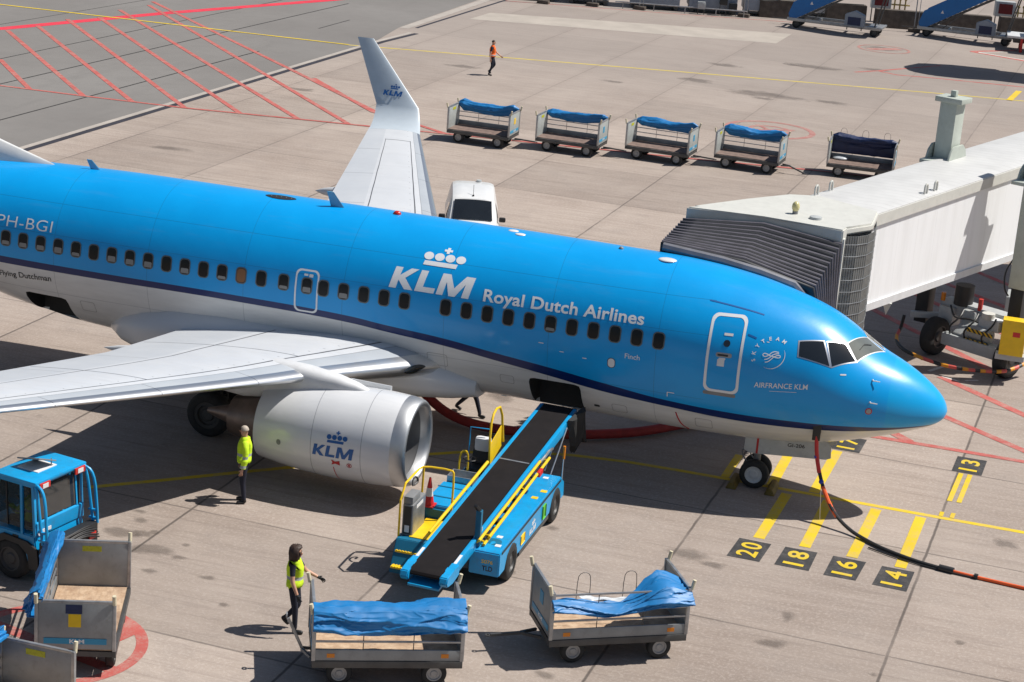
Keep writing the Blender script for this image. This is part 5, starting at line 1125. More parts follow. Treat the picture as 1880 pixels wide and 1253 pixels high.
# left body with bonnet, platform, steps
b = MB(); b.box((-1.12, -1.30, .34), (-.40, 2.2, .82), .02); b.prism([(-1.25, .82), (-1.25, 1.12), (.1, 1.12), (.5, .95), (.5, .82)], -1.06, -.42, 'x', .02); lb = b.build('left_body', M['gse'], bl)
MB().box((-1.0, -1.268, .62), (-.46, -1.31, 1.04), .01).build('front_panel', M['gsedark'], lb)
for y in (-.78, -.2): MB().box((-1.07, y-.02, 1.12), (-.41, y+.02, 1.132)).build('bonnet_seam', M['gsedark'], lb)
b = MB(); b.box((-1.0, .18, 1.0), (-.42, .62, 1.06)); b.box((-1.0, .18, 1.06), (-.97, .62, 1.24)); b.box((-.45, .18, 1.06), (-.42, .62, 1.24)); b.box((-.97, .18, 1.06), (-.45, .21, 1.24)); b.box((-.97, .59, 1.06), (-.45, .62, 1.24)); b.build('tray', M['galv'], lb)
MB().box((-.92, -2.45, .78), (-.30, -1.32, .84), .01).build('platform', M['yellow'], bl)
b = MB(); b.prism([(-2.95, .20), (-2.6, .82), (-2.46, .82), (-1.32, .78), (-1.32, .34), (-2.2, .30)], -1.14, -.34, 'x', .015); b.build('platform_side', M['gsedark'], bl)
for y, z in ((-2.62, .60), (-2.86, .34)):
    b = MB(); b.box((-1.10, y-.13, z-.02), (-.52, y+.13, z+.015), .005)
    for k in range(9): b.box((-1.08+.062*k, y-.125, z+.015), (-1.05+.062*k, y+.125, z+.024))
    b.build('step', M['yellow'], bl)
b = MB(); b.box((-1.10, -2.40, .82), (-.88, -1.62, 1.50), .015); b.box((-1.10, -2.38, 1.50), (-.90, -1.9, 1.66), .02); cb = b.build('control_box', M['greybox'] if 'greybox' in M else M['grey'], bl)
MB().box((-.879, -2.38, .84), (-.872, -1.64, 1.48)).build('box_side', M['galv'], cb); MB().box((-1.07, -2.406, .86), (-.91, -2.402, 1.46)).build('box_front', M['black'], cb); MB().box((-1.04, -2.412, .90), (-.94, -2.407, 1.05)).build('label', M['sticker'], cb); MB().box((-.871, -2.2, 1.36), (-.868, -1.8, 1.44)).build('label', M['sticker'], cb)
b = MB(); b.tube([(-1.14, -2.46, .80), (-1.14, -2.46, 1.86), (-1.10, -1.55, 1.95), (-1.06, -1.30, 1.95), (-.46, -1.25, 1.95), (-.40, -1.28, 1.88), (-.40, -1.30, .9)], .024, 8, smooth=1); b.tube([(-1.06, -1.30, 1.94), (-1.06, -1.32, 1.2)], .024); b.build('handrail', M['yellow'], bl)
MB().tube([(-1.08, -1.9, 1.72), (-1.12, -1.8, 1.82), (-1.1, -1.65, 1.84), (-1.06, -1.6, 1.72), (-1.1, -1.75, 1.68)], .022, 6, smooth=1).build('coiled_lead', M['black'], bl)
b = MB(); b.tube([(-.98, .95, .95), (-.98, .95, 1.38), (-.95, 1.02, 1.52), (-.88, 1.1, 1.52), (-.84, 1.15, 1.38), (-.84, 1.15, .95)], .022, 8, smooth=1); b.build('grab_hoop', M['yellow'], bl)
b = MB(); b.box((-.98, 1.35, .82), (-.44, 1.95, 1.02), .04); b.prism([(1.85, .95), (2.0, 1.55), (1.92, 1.58), (1.72, 1.0)], -.94, -.50, 'x', .03); st = b.build('driver_seat', M['black'], bl); MB().box((-.90, 1.72, 1.30), (-.54, 1.96, 1.62), .08).build('seat_back', M['sticker'], st)
b = MB(); b.cyl((-.85, 1.35, .82), (-.80, 1.18, 1.30), .02); b.lathe([(1.29, .15), (1.31, .165), (1.33, .15), (1.31, .135), (1.29, .15)], 'z', 24, (-.80, 1.18, 0)); b.build('steering_wheel', M['black'], bl)
b = MB(); b.tube([(-1.02, 1.75, .9), (-1.02, 1.8, 1.82), (-.55, 1.85, 1.82)], .016, 6); b.build('seat_frame', M['gse'], bl)
for x in (-1.05, .98):
    for y in (-1.74, 1.66): wheel(bl, (x, y, .40), .40, .26, 'x', M['darkrim'])
# conveyor
A = Vector((.05, -3.98, .92)); B = Vector((.375, 4.10, 1.80)); T = (B-A).normalized(); RX = Vector((0, 0, 1)).cross(T)*-1; RX.normalize(); UZ = RX.cross(T); L = (B-A).length
cm = Matrix((RX, T, UZ)).transposed().to_4x4(); cm.translation = bl.location+A
cv = bpy.data.objects.new('conveyor', None); 
def inb(mb, name, m, parent):
    o = mb.build(name, m, parent); o.matrix_parent_inverse = Matrix(); o.matrix_basis = Matrix.Translation(-bl.location) @ cm if parent == bl else Matrix(); return o
b = MB()
for s in (-1, 1): b.box((s*.40-.045, .10, -.20), (s*.40+.045, L, .03), .012)
for s in (-1, 1): b.prism([(-.02, -.20), (-.30, -.16), (-.36, -.06), (-.30, .05), (.1, .05), (.35, .04), (.35, -.2)], s*.41-.085, s*.41+.085, 'x', .02)
b.box((-.33, -.34, -.25), (.33, .0, -.20), .01); b.box((-.36, .2, -.22), (.36, L-.1, -.16))
cf = inb(b, 'conveyor_frame', M['gse'], bl)
b = MB(); b.prism([(-.16, -.10), (-.22, -.06), (-.24, -.02), (-.21, .02), (-.14, .04), (.0, .045), (L-.1, .045), (L, .03), (L, -.05)], -.345, .345, 'x'); inb(b, 'conveyor_belt', M['belt'], cf)
MB().box((-.34, 5.0, .046), (.34, 5.05, .052)).build('belt_joint', M['galv'], cf)
for s in (-1, 1): MB().box((s*.40-.03, .05, .032), (s*.40+.03, .70, .040)).build('white_edge', M['sticker'], cf)
b = MB(); b.box((-.44, L-.02, -.26), (.44, L+.08, .02), .05); inb(b, 'bumper', M['blackcloth'], cf)
b = MB(); b.loftp([[Vector((.46+.10*u+.02*noise.noise((u*9, t*6, 1)), L-.75*(1-.35*t)*(1-u)+.10*u-.04*t*math.sin(u*9), .08-(.75+.22*math.sin(u*7)+.15*noise.noise((u*5, 2, 2)))*t)) for u in [k/14 for k in range(15)]]+[Vector((.56+.10*u+.05*math.sin(u*11+t*2), L-.70*(1-.35*t)*(1-u)+.14*u, .06-(.75+.22*math.sin(u*7)+.15*noise.noise((u*5, 2, 2)))*t)) for u in [k/14 for k in range(14, -1, -1)]] for t in [k/8 for k in range(9)]])
inb(b, 'bumper_curtain', M['hold'], cf)
b = MB(); b.tube([(-.50, 1.25, .07), (-.50, 4.7, .07)], .035, 8); inb(b, 'side_guard', M['yellow'], cf)
for dz, dx, y0, y1 in ((.06, .53, 1.35, 5.2), (-.02, .62, 1.7, 5.6), (-.10, .58, 1.5, 4.2)): b = MB(); b.tube([(dx, y0, dz), (dx, y1, dz)], .032, 8); b.tube([(dx, y0+.1, dz), (.45, y0+.1, -.05)], .02, 6); b.tube([(dx, y1-.1, dz), (.45, y1-.1, -.05)], .02, 6); inb(b, 'folded_handrail', M['yellow'], cf)
b = MB()
for k in range(7): b.box((.46, 1.9+k*.55, -.14), (.60, 2.05+k*.55, -.05), .01)
b.tube([(.47, 1.5, -.12), (.56, 3, -.16), (.5, 4.5, -.10), (.52, 5.6, -.06)], .022, 6, smooth=2); inb(b, 'rail_brackets', M['black'], cf)
b = MB(); b.tube([(.50, 5.3, -.02), (.56, 5.55, .07), (.52, 5.8, .02), (.60, 5.9, .08)], .03, 6, smooth=1); inb(b, 'hose_bundle', M['galv'], cf); b = MB(); b.box((.60, 4.75, -.10), (.68, 5.0, .02), .02); inb(b, 'red_tag', M['red'], cf)
b = MB(); 
for y in (2.2, 3.4): b.bar((.05, y-4.0, .70), (.1, y-4.0, .86), .5, .08)
b.box((-.30, -.6, .80), (.50, .9, .94), .03); b.build('lift_linkage', M['greybox2'] if 'greybox2' in M else M['ltgrey'], bl)
b = MB()
for k, (y, z, l, hh) in enumerate(((-2.2, .62, .35, .42), (-1.5, .80, .5, .22), (-.7, .84, .3, .26), (.1, .84, .55, .24), (1.0, .84, .35, .20))): b.box((.40, y, z), (.56, y+l, z+hh), .03)
b.build('hydraulic_unit', M['grey'], bl); b = MB()
for k in range(5): b.tube([(.50+.03*k, -2.3+.2*k, .9), (.46, -1.6+.3*k, 1.02+.05*(k % 3)), (.58, -.6+.4*k, .98+.06*(k % 2)), (.50, .6+.3*k, 1.12)], .018, 6, smooth=2)
b.build('hydraulic_hose', M['black'], bl); b = MB(); b.box((.47, -2.35, .95), (.55, -2.15, 1.22), .02); b.build('valve_block', M['ltgrey'], bl)
b = MB()
for x, y in ((.52, 3.0), (.72, 2.75)): b.cyl((x, y-.3, .75), (x+.1, y+.5, 1.65), .018)
b.build('support_strut', M['rod'], bl)
b = MB(); b.cyl((1.02, 2.35, .7), (1.03, 2.32, 1.38), .014); ps = b.build('marker_pole', M['rod'], bl); MB().cyl((1.03, 2.32, 1.25), (1.03, 2.32, 1.55), .03).build('marker_lamp', M['amber'], ps)
# yellow guard frame beside the belt
b = MB(); gy0, gy1 = 1.05, 1.95; pts = [(-.32, gy0, 1.25), (-.36, gy0, 2.15), (-.36, gy0+.25, 2.50), (-.34, gy1-.15, 2.42), (-.30, gy1, 1.55)]
b.tube(pts, .028, 8, smooth=1); b.prism([(gy0, 1.25), (gy0, 1.78), (gy1-.03, 1.98), (gy1, 1.45)], -.34, -.325, 'x'); b.build('guard_panel', M['yellow'], bl)
# traffic cone standing on the loader
cn = thing('traffic_cone', 'red and white traffic cone standing on the belt loader behind the control box', 'traffic cone', (-9.74, -7.45, 1.125))
MB().box((-.14, -.14, 0), (.14, .14, .03), .01).build('base', M['red'], cn)
for z0, z1, m in ((.03, .22, 'red'), (.22, .40, 'sticker'), (.40, .62, 'red')):
    rr = lambda z: .115-.095*(z-.03)/.6
    MB().lathe([(z0, rr(z0)), (z1, rr(z1))], 'z', 20).build('cone_band', M[m], cn)

# ------------------------------------------------------------------ white van behind the fuselage
vn = thing('van', 'small white panel van parked nose-in behind the fuselage by the far wing', 'van', (-16.75, 17.4, 0), R(-72))
SV = [(2.15, .80, .70, .35, .95, .90), (2.0, .88, .78, .30, 1.02, .95), (1.25, .90, .80, .28, 1.10, 1.0), (.98, .90, .76, .28, 1.16, 1.02), (.42, .90, .70, .28, 1.76, 1.04), (.10, .90, .70, .28, 1.84, 1.04), (-1.2, .90, .71, .28, 1.87, 1.04), (-1.85, .90, .71, .28, 1.83, 1.04), (-2.05, .86, .68, .32, 1.70, 1.02)]
mb = MB(); rg = []
for x, wb, wt, zb, zt, zm_ in SV:
    hf_ = [(wb-.06, zb), (wb, zb+.10), (wb, zm_-.05), (wb-.02, zm_+.02), (wt+.03, zt-.14), (wt-.02, zt-.05), (wt-.14, zt-.005), (wt*.5, zt+.012)]
    if zt < 1.2: hf_ = [(wb-.06, zb), (wb, zb+.1), (wb, zb+.4), (wb-.02, zt-.16), (wt+.03, zt-.09), (wt-.02, zt-.04), (wt-.14, zt-.005), (wt*.5, zt+.012)]
    rg.append([Vector((x, -a, z)) for a, z in hf_]+[Vector((x, a, z)) for a, z in hf_[::-1]])
mb.loftp(rg); vb = mb.build('body', M['white'], vn, ang=32)
mb = MB(); mb.grid(lambda u, v: Vector((.99-.53*v+.012, (u-.5)*2*(.66-.05*v), 1.17+.545*v+.028*(1-(2*u-1)**2)*.9+.012)), 10, 6); mb.build('windscreen', M['glass'], vn, ang=0)
for s in (-1, 1):
    mb = MB(); mb.grid(lambda u, v: Vector((.62-u*1.0-.38*v*(1-u), s*(.885-.155*v+.012), 1.10+.52*v)), 6, 4); mb.build('side_window', M['glass'], vn, ang=0)
    MB().box((.55, s*1.0-.11, 1.08), (.70, s*1.0+.11, 1.24), .05).build('wing_mirror', M['black'], vn); MB().box((2.02, s*.62-.16, .78), (2.16, s*.62+.16, .92), .04).build('headlight', M['sticker'], vn)
    for x in (1.35, -1.35): wheel(vn, (x, s*.78, .32), .32, .22, 'y')
MB().box((2.08, -.8, .30), (2.2, .8, .55), .04).build('bumper', M['grey'], vn); MB().cyl((.22, 0, 1.83), (.05, 0, 2.15), .008, n=6).build('aerial', M['black'], vn); MB().sph((.25, 0, 1.835), .035, 8).build('aerial_base', M['black'], vn)
MB().cyl((-1.75, .2, 1.84), (-1.75, .2, 1.92), .09, n=14).build('roof_lamp', M['ltgrey'], vn); MB().box((.535, .50, 1.22), (.60, .60, 1.30)).build('windscreen_sticker', M['sticker'], vn)

# ------------------------------------------------------------------ boarding bridge
br = thing('boarding_bridge', 'white boarding bridge with black folding canopy docked at the front door', 'boarding bridge', (-.4, 13.2, 0))
O = -br.location
TD = Vector((.345, .939, 0)); TN = Vector((.939, -.345, 0))          # along the tunnel, towards the near side
def tp(s, n, z): q = Vector((-2.58, 5.5, 0))+TD*s+TN*n+O; return Vector((q.x, q.y, z))
def corr():
    k = NT('tunnel_panels'); c = k.coord(); 
    m = k.node('ShaderNodeMapping'); m.inputs['Rotation'].default_value = (0, 0, -math.atan2(TD.y, TD.x)); k.link(c, m.inputs[0]); sx = k.node('ShaderNodeSeparateXYZ'); k.link(m.outputs[0], sx.inputs[0])
    fr = k.math('ABSOLUTE', k.math('SUBTRACT', k.math('FRACT', k.math('DIVIDE', sx.outputs[0], 1.15)), .5)); ln = k.math('SUBTRACT', 1, k.ramp(fr, .008, .02)); n = k.noise(k.coord('Object', scale=(1, 1, .15)), 1.5, 6, .7)
    col = k.mix(k.ramp(n, .45, .8), (.80, .815, .83), (.70, .71, .715)); col = k.mix(k.math('MULTIPLY', ln, .10), col, (.3, .3, .3)); k.link(col, k.b.inputs['Base Color']); k.b.inputs['Roughness'].default_value = .45; k.bump(ln, .12, .02); return k.m
M['tunnel'] = corr()
def slabm():
    k = NT('roof_panels'); c = k.coord(); m = k.node('ShaderNodeMapping'); m.inputs['Rotation'].default_value = (0, 0, -R(87)); k.link(c, m.inputs[0]); sx = k.node('ShaderNodeSeparateXYZ'); k.link(m.outputs[0], sx.inputs[0])
    fr = k.math('ABSOLUTE', k.math('SUBTRACT', k.math('FRACT', k.math('DIVIDE', sx.outputs[0], .36)), .5)); ln = k.math('SUBTRACT', 1, k.ramp(fr, .015, .05)); n = k.noise(c, 1.5, 5)
    col = k.mix(k.ramp(n, .4, .8), (.58, .58, .57), (.50, .50, .49)); col = k.mix(k.math('MULTIPLY', ln, .35), col, (.25, .25, .25)); k.link(col, k.b.inputs['Base Color']); k.b.inputs['Roughness'].default_value = .5; k.bump(ln, -.3, .02); return k.m
M['roofp'] = slabm()
WB = 2.05; LT = 22
def zb(s): return 3.22-.025*s
def zt(s): return 5.66+.006*s
mb = MB(); mb.loftp([[tp(s, -WB, zb(s)), tp(s, 0, zb(s)), tp(s, 0, zt(s)-.10), tp(s, -WB, zt(s)-.10)] for s in (0, LT)]); tu = mb.build('tunnel', M['tunnel'], br)
mb = MB(); mb.loftp([[tp(s, -WB-.05, zt(s)-.10), tp(s, .05, zt(s)-.10), tp(s, .05, zt(s)-.02), tp(s, -.25, zt(s)+.03), tp(s, -WB+.2, zt(s)+.03), tp(s, -WB-.05, zt(s)-.02)] for s in (-.1, LT)]); mb.build('roof', M['roofp'], br)
mb = MB(); mb.loftp([[tp(s, .04, zt(s)-.34), tp(s, .07, zt(s)-.34), tp(s, .07, zt(s)-.05), tp(s, .04, zt(s)-.05)] for s in (-.1, LT)]); mb.build('fascia', M['cream'], tu)
mb = MB(); mb.loftp([[tp(s, -.06, zb(s)-.18), tp(s, .05, zb(s)-.18), tp(s, .05, zb(s)+.02), tp(s, -.06, zb(s)+.02)] for s in (0, LT)]); mb.loftp([[tp(s, -WB-.05, zb(s)-.18), tp(s, -WB+.06, zb(s)-.18), tp(s, -WB+.06, zb(s)+.02), tp(s, -WB-.05, zb(s)+.02)] for s in (0, LT)]); mb.build('floor_beam', M['whitematt'], tu)
mb = MB()
for s in (1.6,): q = tp(s, -.02, zb(s)-.18); mb.prism([(q.x-.12, zb(s)-.18), (q.x+.12, zb(s)-.18), (q.x, zb(s)-.50)], q.y-.05, q.y+.05, 'y')
mb.build('hanger', M['cream'], tu)
for s, n in ((.5, -WB+.1), (1.3, -WB+.1), (3.2, -.12), (3.8, -.12)): MB().tube([tp(s, n, zt(s)+.02), tp(s, n, zt(s)+.22), tp(s+.08, n, zt(s)+.28), tp(s+.16, n, zt(s)+.22), tp(s+.16, n, zt(s)+.02)], .03, 6, smooth=1).build('lifting_eye', M['cream'], tu)
# cab: roof slab polygon, slatted curtain, far wall
cab = [(-6.85, 3.35), (-5.0, 3.50), (-3.05, 3.15), (-2.42, 4.1), (-2.45, 5.6), (-4.1, 6.5), (-4.85, 6.2), (-5.7, 5.0)]
mb = MB(); mb.prism([(a+O.x, b+O.y) for a, b in cab], 5.52, 5.72, 'z', .05); mb.prism([(a+O.x, b+O.y) for a, b in [(-6.92, 3.05), (-5.0, 3.22), (-3.0, 2.88), (-2.95, 3.3), (-5.0, 3.7), (-6.5, 3.5)]], 5.40, 5.74, 'z', .03); cr = mb.build('cab_roof', M['cream'], br)
MB().cyl((-4.35+O.x, 4.0+O.y, 5.72), (-4.35+O.x, 4.0+O.y, 5.80), .07).build('lamp_base', M['grey'], cr); MB().sph((-4.35+O.x, 4.0+O.y, 5.9), .10, 12, (1, 1, 1.4)).build('beacon', mat('amber_glass', (.55, .50, .25), .2), cr); MB().lathe([(5.72, .16), (5.78, .15), (5.80, .06), (5.80, .001)], 'z', 18, (-3.8+O.x, 3.75+O.y, 0)).build('roof_vent', M['ltgrey'], cr)
mb = MB(); pr = [(-2.98, 3.25), (-2.70, 3.42), (-2.48, 3.75), (-2.38, 4.2), (-2.40, 4.8), (-2.50, 5.6)]
for i in range(len(pr)-1):
    for k in range(5):
        t0, t1 = k/5, (k+1)/5-.04; a = Vector(pr[i]).lerp(Vector(pr[i+1]), t0); b2 = Vector(pr[i]).lerp(Vector(pr[i+1]), t1)
        mb.bar((a.x+O.x, a.y+O.y, 4.0), (b2.x+O.x, b2.y+O.y, 4.0), .03, 3.0)
mb.build('slat_curtain', M['slat'], br, smooth=False)
mb = MB()
for z in [2.6+.30*k for k in range(10)]: mb.tube([(a+O.x+.02, b+O.y-.02, z) for a, b in pr], .007, 5)
mb.build('curtain_wires', M['galv'], br)
MB().prism([(a+O.x, b+O.y) for a, b in [(-2.55, 3.35), (-2.44, 4.2), (-2.55, 5.4), (-4.2, 6.3), (-5.5, 5.0), (-6.3, 3.4)]], 2.45, 2.72, 'z', .02).build('cab_floor', M['grey'], br)
MB().prism([(a+O.x, b+O.y) for a, b in [(-6.5, 3.34), (-2.95, 3.34), (-3.2, 1.98), (-6.3, 1.98)]], 2.46, 2.66, 'z', .02).build('cab_platform', M['grey'], br)  # floor out to the door sill, unseen, added to shade the ground below
MB().prism([(a+O.x, b+O.y) for a, b in [(-6.35, 3.4), (-5.6, 5.0), (-4.8, 6.1), (-4.1, 6.4), (-4.15, 6.3), (-4.75, 6.0), (-5.5, 4.95), (-6.25, 3.4)]], 2.72, 5.5, 'z').build('cab_wall', M['cream'], br)
MB().bar((-3.0+O.x, 3.02+O.y, 2.45), (-3.0+O.x, 3.02+O.y, 5.5), .16, .10, .01, up=(1, 0, 0)).build('canopy_post', M['cream'], br)
# folding canopy: ribs between the cab front frame and the crown of the fuselage
fr0 = [Vector((-6.85, 3.05, 2.7)), Vector((-6.85, 3.05, 5.42)), Vector((-4.95, 3.22, 5.52)), Vector((-3.05, 2.92, 5.40)), Vector((-3.0, 2.9, 2.6))]
fr1 = [Vector((-6.95, .95, 4.3)), Vector((-6.9, .55, 5.33)), Vector((-5.0, .75, 5.10)), Vector((-3.42, 1.15, 4.62)), Vector((-3.0, 1.75, 2.9))]
def fpt(t, k, puff): 
    p = fr0[k].lerp(fr1[k], t); c = Vector((-4.95, 2.0, 3.9)); dd = (p-c); dd.y = 0; return p+dd.normalized()*puff
mb = MB(); rg = []; NR = 12
for i in range(NR*6+1):
    t = i/(NR*6); tt = 1-(1-t)**1.35; puff = .19*abs(math.sin(PI*t*NR))**.6-.12
    ring = []
    for k in range(4):
        for j in range(6): 
            a, b2 = fpt(tt, k, puff), fpt(tt, k+1, puff); q = a.lerp(b2, j/6); ring.append(q+O)
    ring.append(fpt(tt, 4, puff)+O); rg.append(ring)
mb.loftp(rg, False, False); bw = mb.build('canopy', M['bellows'], br, ang=0, fix=False); md = bw.modifiers.new('t', 'SOLIDIFY'); md.thickness = .03
for i in range(1, NR):
    t = 1-(1-(i-.5)/NR)**1.35; mb = MB(); mb.tube([fpt(t, k, .075)+O for k in range(5)], .042, 8); mb.build('canopy_hoop', M['hoop'], bw)
mb = MB(); mb.tube([(fr1[k]+Vector((0, -.06, -.02)))+O for k in range(1, 5)], .11, 8, smooth=1); mb.build('canopy_bumper', M['pad'], br)
mb = MB(); mb.box((-6.6+O.x, 2.98+O.y, 5.28), (-3.0+O.x, 3.12+O.y, 5.42)); mb.build('canopy_header', M['black'], br)
# lift columns and wheel bogie
for q, zl in (((1.20, 12.45), 2.2), ((-1.48, 13.95), 2.2)):
    c = MB(); x, y = q[0]+O.x, q[1]+O.y; rot = Matrix.Translation((x, y, 0)) @ Matrix.Rotation(math.atan2(TD.y, TD.x), 4, 'Z')
    c.box((-.30, -.26, 2.55), (.30, .26, 7.35), .02, rot); c.box((-.36, -.42, 7.35), (.36, .42, 7.50), .02, rot); c.box((-.08, -.08, 7.5), (.08, .08, 7.68), .01, rot); col = c.build('lift_column', M['greengrey'], br)
    c = MB()
    for s in (-1, 1): c.prism([(-.62, 5.70), (.62, 5.70), (.50, 5.98), (.30, 6.12), (-.30, 6.12), (-.50, 5.98)], s*.34-.03, s*.34+.03, 'y', .01)
    c.box((-.9, -.40, 5.62), (.9, .40, 5.72), .01); me_ = c.bm; bmesh.ops.transform(me_, matrix=rot, verts=me_.verts); c.build('column_collar', M['greengrey'], col)
    c = MB(); c.box((-.22, -.19, .75), (.22, .19, 2.55), .01, rot); c.build('inner_leg', M['black'], col)
    c = MB(); c.tube([Vector((x-.30, y-.1, 3.4)), Vector((x-.5, y-.15, 3.0)), Vector((x-.45, y-.2, 2.5)), Vector((x-.3, y-.2, 2.3))], .025, 6, smooth=2); c.build('hanging_cable', M['black'], col)
wa, wb_ = Vector((-1.02, 13.2, 0)), Vector((1.15, 11.95, 0)); ax = (wb_-wa).normalized(); pr_ = Vector((-ax.y, ax.x, 0))
c = MB(); c.bar(wa+ax*.35+Vector((0, 0, .62))+O, wb_-ax*.1+Vector((0, 0, .62))+O, .42, .36, .03); c.bar(wa-ax*.3+pr_*.8+Vector((0, 0, 1.35))+O, wb_+pr_*.85+Vector((0, 0, 1.35))+O, .5, .42, .03); c.bar(wa+ax*.9+Vector((0, 0, .7))+O, wa+ax*.95+pr_*.9+Vector((0, 0, 1.3))+O, .5, .4, .03)
c.bar(wa-ax*.9-pr_*.05+Vector((0, 0, 1.0))+O, wa-ax*.2+pr_*.5+Vector((0, 0, 1.05))+O, .14, .18, .01); c.box((1.2, 1.9, .9), (2.4, 2.9, 1.55), .04); bog = c.build('wheel_bogie', M['ltgrey'], br)
for q in (wa, wb_):
    t = wheel(bog, (0, 0, 0), .56, .40, 'x', M['darkrim']); mt = Matrix((ax, pr_, Vector((0, 0, 1)))).transposed().to_4x4(); mt.translation = q+Vector((0, 0, .56))+O; t.matrix_basis = mt
q = wa+ax*1.05+Vector((0, 0, .98))+O; c = MB(); c.cyl(q+pr_*.1, q+ax*.75+pr_*.1, .20, n=18); c.build('drive_motor', M['ltgrey'], bog); c = MB(); c.bar(q-pr_*.14+Vector((0, 0, -.20)), q+ax*.85-pr_*.14+Vector((0, 0, -.20)), .02, .10)
kz = NT('hazard_stripes'); sx = kz.node('ShaderNodeSeparateXYZ'); kz.link(kz.coord(), sx.inputs[0]); fr_ = kz.math('GREATER_THAN', kz.math('FRACT', kz.math('MULTIPLY', kz.math('ADD', sx.outputs[0], sx.outputs[2]), 7)), .5); kz.link(kz.mix(fr_, (.02, .02, .02), (.65, .40, .01)), kz.b.inputs['Base Color']); M['hazard'] = kz.m
c.build('hazard_plate', M['hazard'], bog)
c = MB(); c.cyl(wa+ax*.35+pr_*.7+Vector((0, 0, 1.5))+O, wa+ax*.35+pr_*.7+Vector((0, 0, 2.1))+O, .28, n=16); c.build('slew_drum', M['black'], bog); c = MB(); c.cyl(wa+ax*1.0+pr_*.6+Vector((0, 0, 1.5))+O, wa+ax*1.0+pr_*.6+Vector((0, 0, 1.85))+O, .07); c.build('warning_lamp', M['redlens'], bog)
c = MB(); c.cyl(wa-ax*.25+pr_*.55+Vector((0, 0, 1.5))+O, wa-ax*.25+pr_*.55+Vector((0, 0, 1.75))+O, .07); c.build('warning_lamp', M['amber'], bog)
c = MB(); c.tube([wa+ax*.2+pr_*.3+Vector((0, 0, 1.5))+O, wa+ax*.5+pr_*.1+Vector((0, 0, 1.2))+O, wa+ax*1.0+pr_*.3+Vector((0, 0, 1.3))+O, wa+ax*1.6+pr_*.3+Vector((0, 0, 1.1))+O], .03, 6, smooth=2); c.build('hydraulic_hose', M['black'], bog)
for t0, up_, w_, l_, h_, m in ((.55, .55, .34, .45, .38, 'ltgrey'), (1.25, .40, .42, .70, .36, 'whitematt'), (1.75, .75, .4, .5, .5, 'ltgrey')):
    c = MB(); q0 = wa+ax*t0+pr_*up_+O; c.bar(q0+Vector((0, 0, 1.28)), q0+ax*l_+Vector((0, 0, 1.28)), w_, h_, .07); c.build('drive_cover', M[m], bog)
c = MB(); q0 = wa+ax*1.5+pr_*.3+O; c.cyl(q0+Vector((0, 0, 1.42)), q0+Vector((0, 0, 1.60)), .19, n=18); c.build('cap', M['cream'], bog)
for t0 in (.6, 1.1, 1.7):
    q0 = wa+ax*t0-pr_*.16+O; c = MB(); c.tube([q0+Vector((0, 0, .82)), q0-pr_*.12+Vector((0, 0, 1.05)), q0+pr_*.1+ax*.2+Vector((0, 0, 1.35)), q0+pr_*.4+ax*.1+Vector((0, 0, 1.5))], .028, 6, smooth=2); c.build('hydraulic_hose', M['black'], bog)
c = MB(); q0 = wa+ax*1.2-pr_*.24+O; c.bar(q0+Vector((0, 0, 1.12)), q0+ax*.85+Vector((0, 0, 1.12)), .02, .11); c.build('hazard_plate', M['hazard'], bog)
c = MB(); q0 = wa-ax*.25+pr_*.62+O; c.bar(q0+Vector((0, 0, 1.12)), q0+ax*.5+Vector((0, 0, 1.12)), .45, .55, .03); c.build('valve_box', M['ltgrey'], bog)
c = MB(); c.box((1.28+.0, -2.0, .86), (1.95, -1.55, 1.88), .02); yb_ = c.build('control_cabinet', M['yellow'], br); MB().box((1.60, -2.008, 1.42), (1.80, -2.002, 1.56)).build('label', M['red'], yb_); MB().box((1.2, -1.95, .70), (2.0, -1.6, .86), .01).build('cabinet_bracket', M['ltgrey'], yb_)
hz = [(-2.05, 13.5, .55), (-2.13, 12.9, .35), (-1.79, 12.0, .3), (-.77, 11.3, .28), (-.14, 11.1, .3), (.47, 11.15, .3), (1.21, 11.4, .32), (1.8, 12.3, .5)]
kc = NT('banded_cable_sheath'); sx = kc.node('ShaderNodeSeparateXYZ'); kc.link(kc.coord(), sx.inputs[0]); v1 = kc.math('FRACT', kc.math('MULTIPLY', kc.math('ADD', sx.outputs[0], kc.math('MULTIPLY', sx.outputs[1], .6)), 1.9)); kc.link(kc.mix(kc.math('GREATER_THAN', v1, .62), kc.mix(kc.math('GREATER_THAN', v1, .3), (.03, .03, .03), (.72, .30, .02)), (.60, .10, .08)), kc.b.inputs['Base Color']); M['banded'] = kc.m
c = MB(); c.tube([Vector(h)+O for h in hz], .055, 8, smooth=2); c.build('ground_sweep_cable', M['banded'], br)
MB().tube([Vector((-2.05, 13.5, .55))+O, Vector((-2.0, 13.55, .95))+O], .05, 8).build('cable_bracket', M['black'], br)

# second bridge: stands beyond the right edge, its raised tunnel throws the dark shadow on the far apron
b2 = thing('boarding_bridge', 'raised wide-body boarding bridge beyond the right edge of the far apron', 'boarding bridge', (5.1, 72.6, 0))
mb = MB(); mb.box((-6.6, -2.2, 4.75), (14, 1.2, 7.6), .25); mb.build('tunnel', M['whitematt'], b2); mb = MB(); mb.prism([(-8.2, -.9), (-7.6, -2.4), (-6.4, -3.0), (-4.5, -2.9), (-4.5, 1.6), (-7.4, 1.3)], 4.8, 7.7, 'z', .2); mb.build('cab', M['cream'], b2)
mb = MB(); mb.box((7.5, -.9, .4), (8.2, -.2, 8.6), .03); mb.box((6.6, -2.2, .3), (9, 1.2, .9), .05); mb.build('lift_column', M['greengrey'], b2)

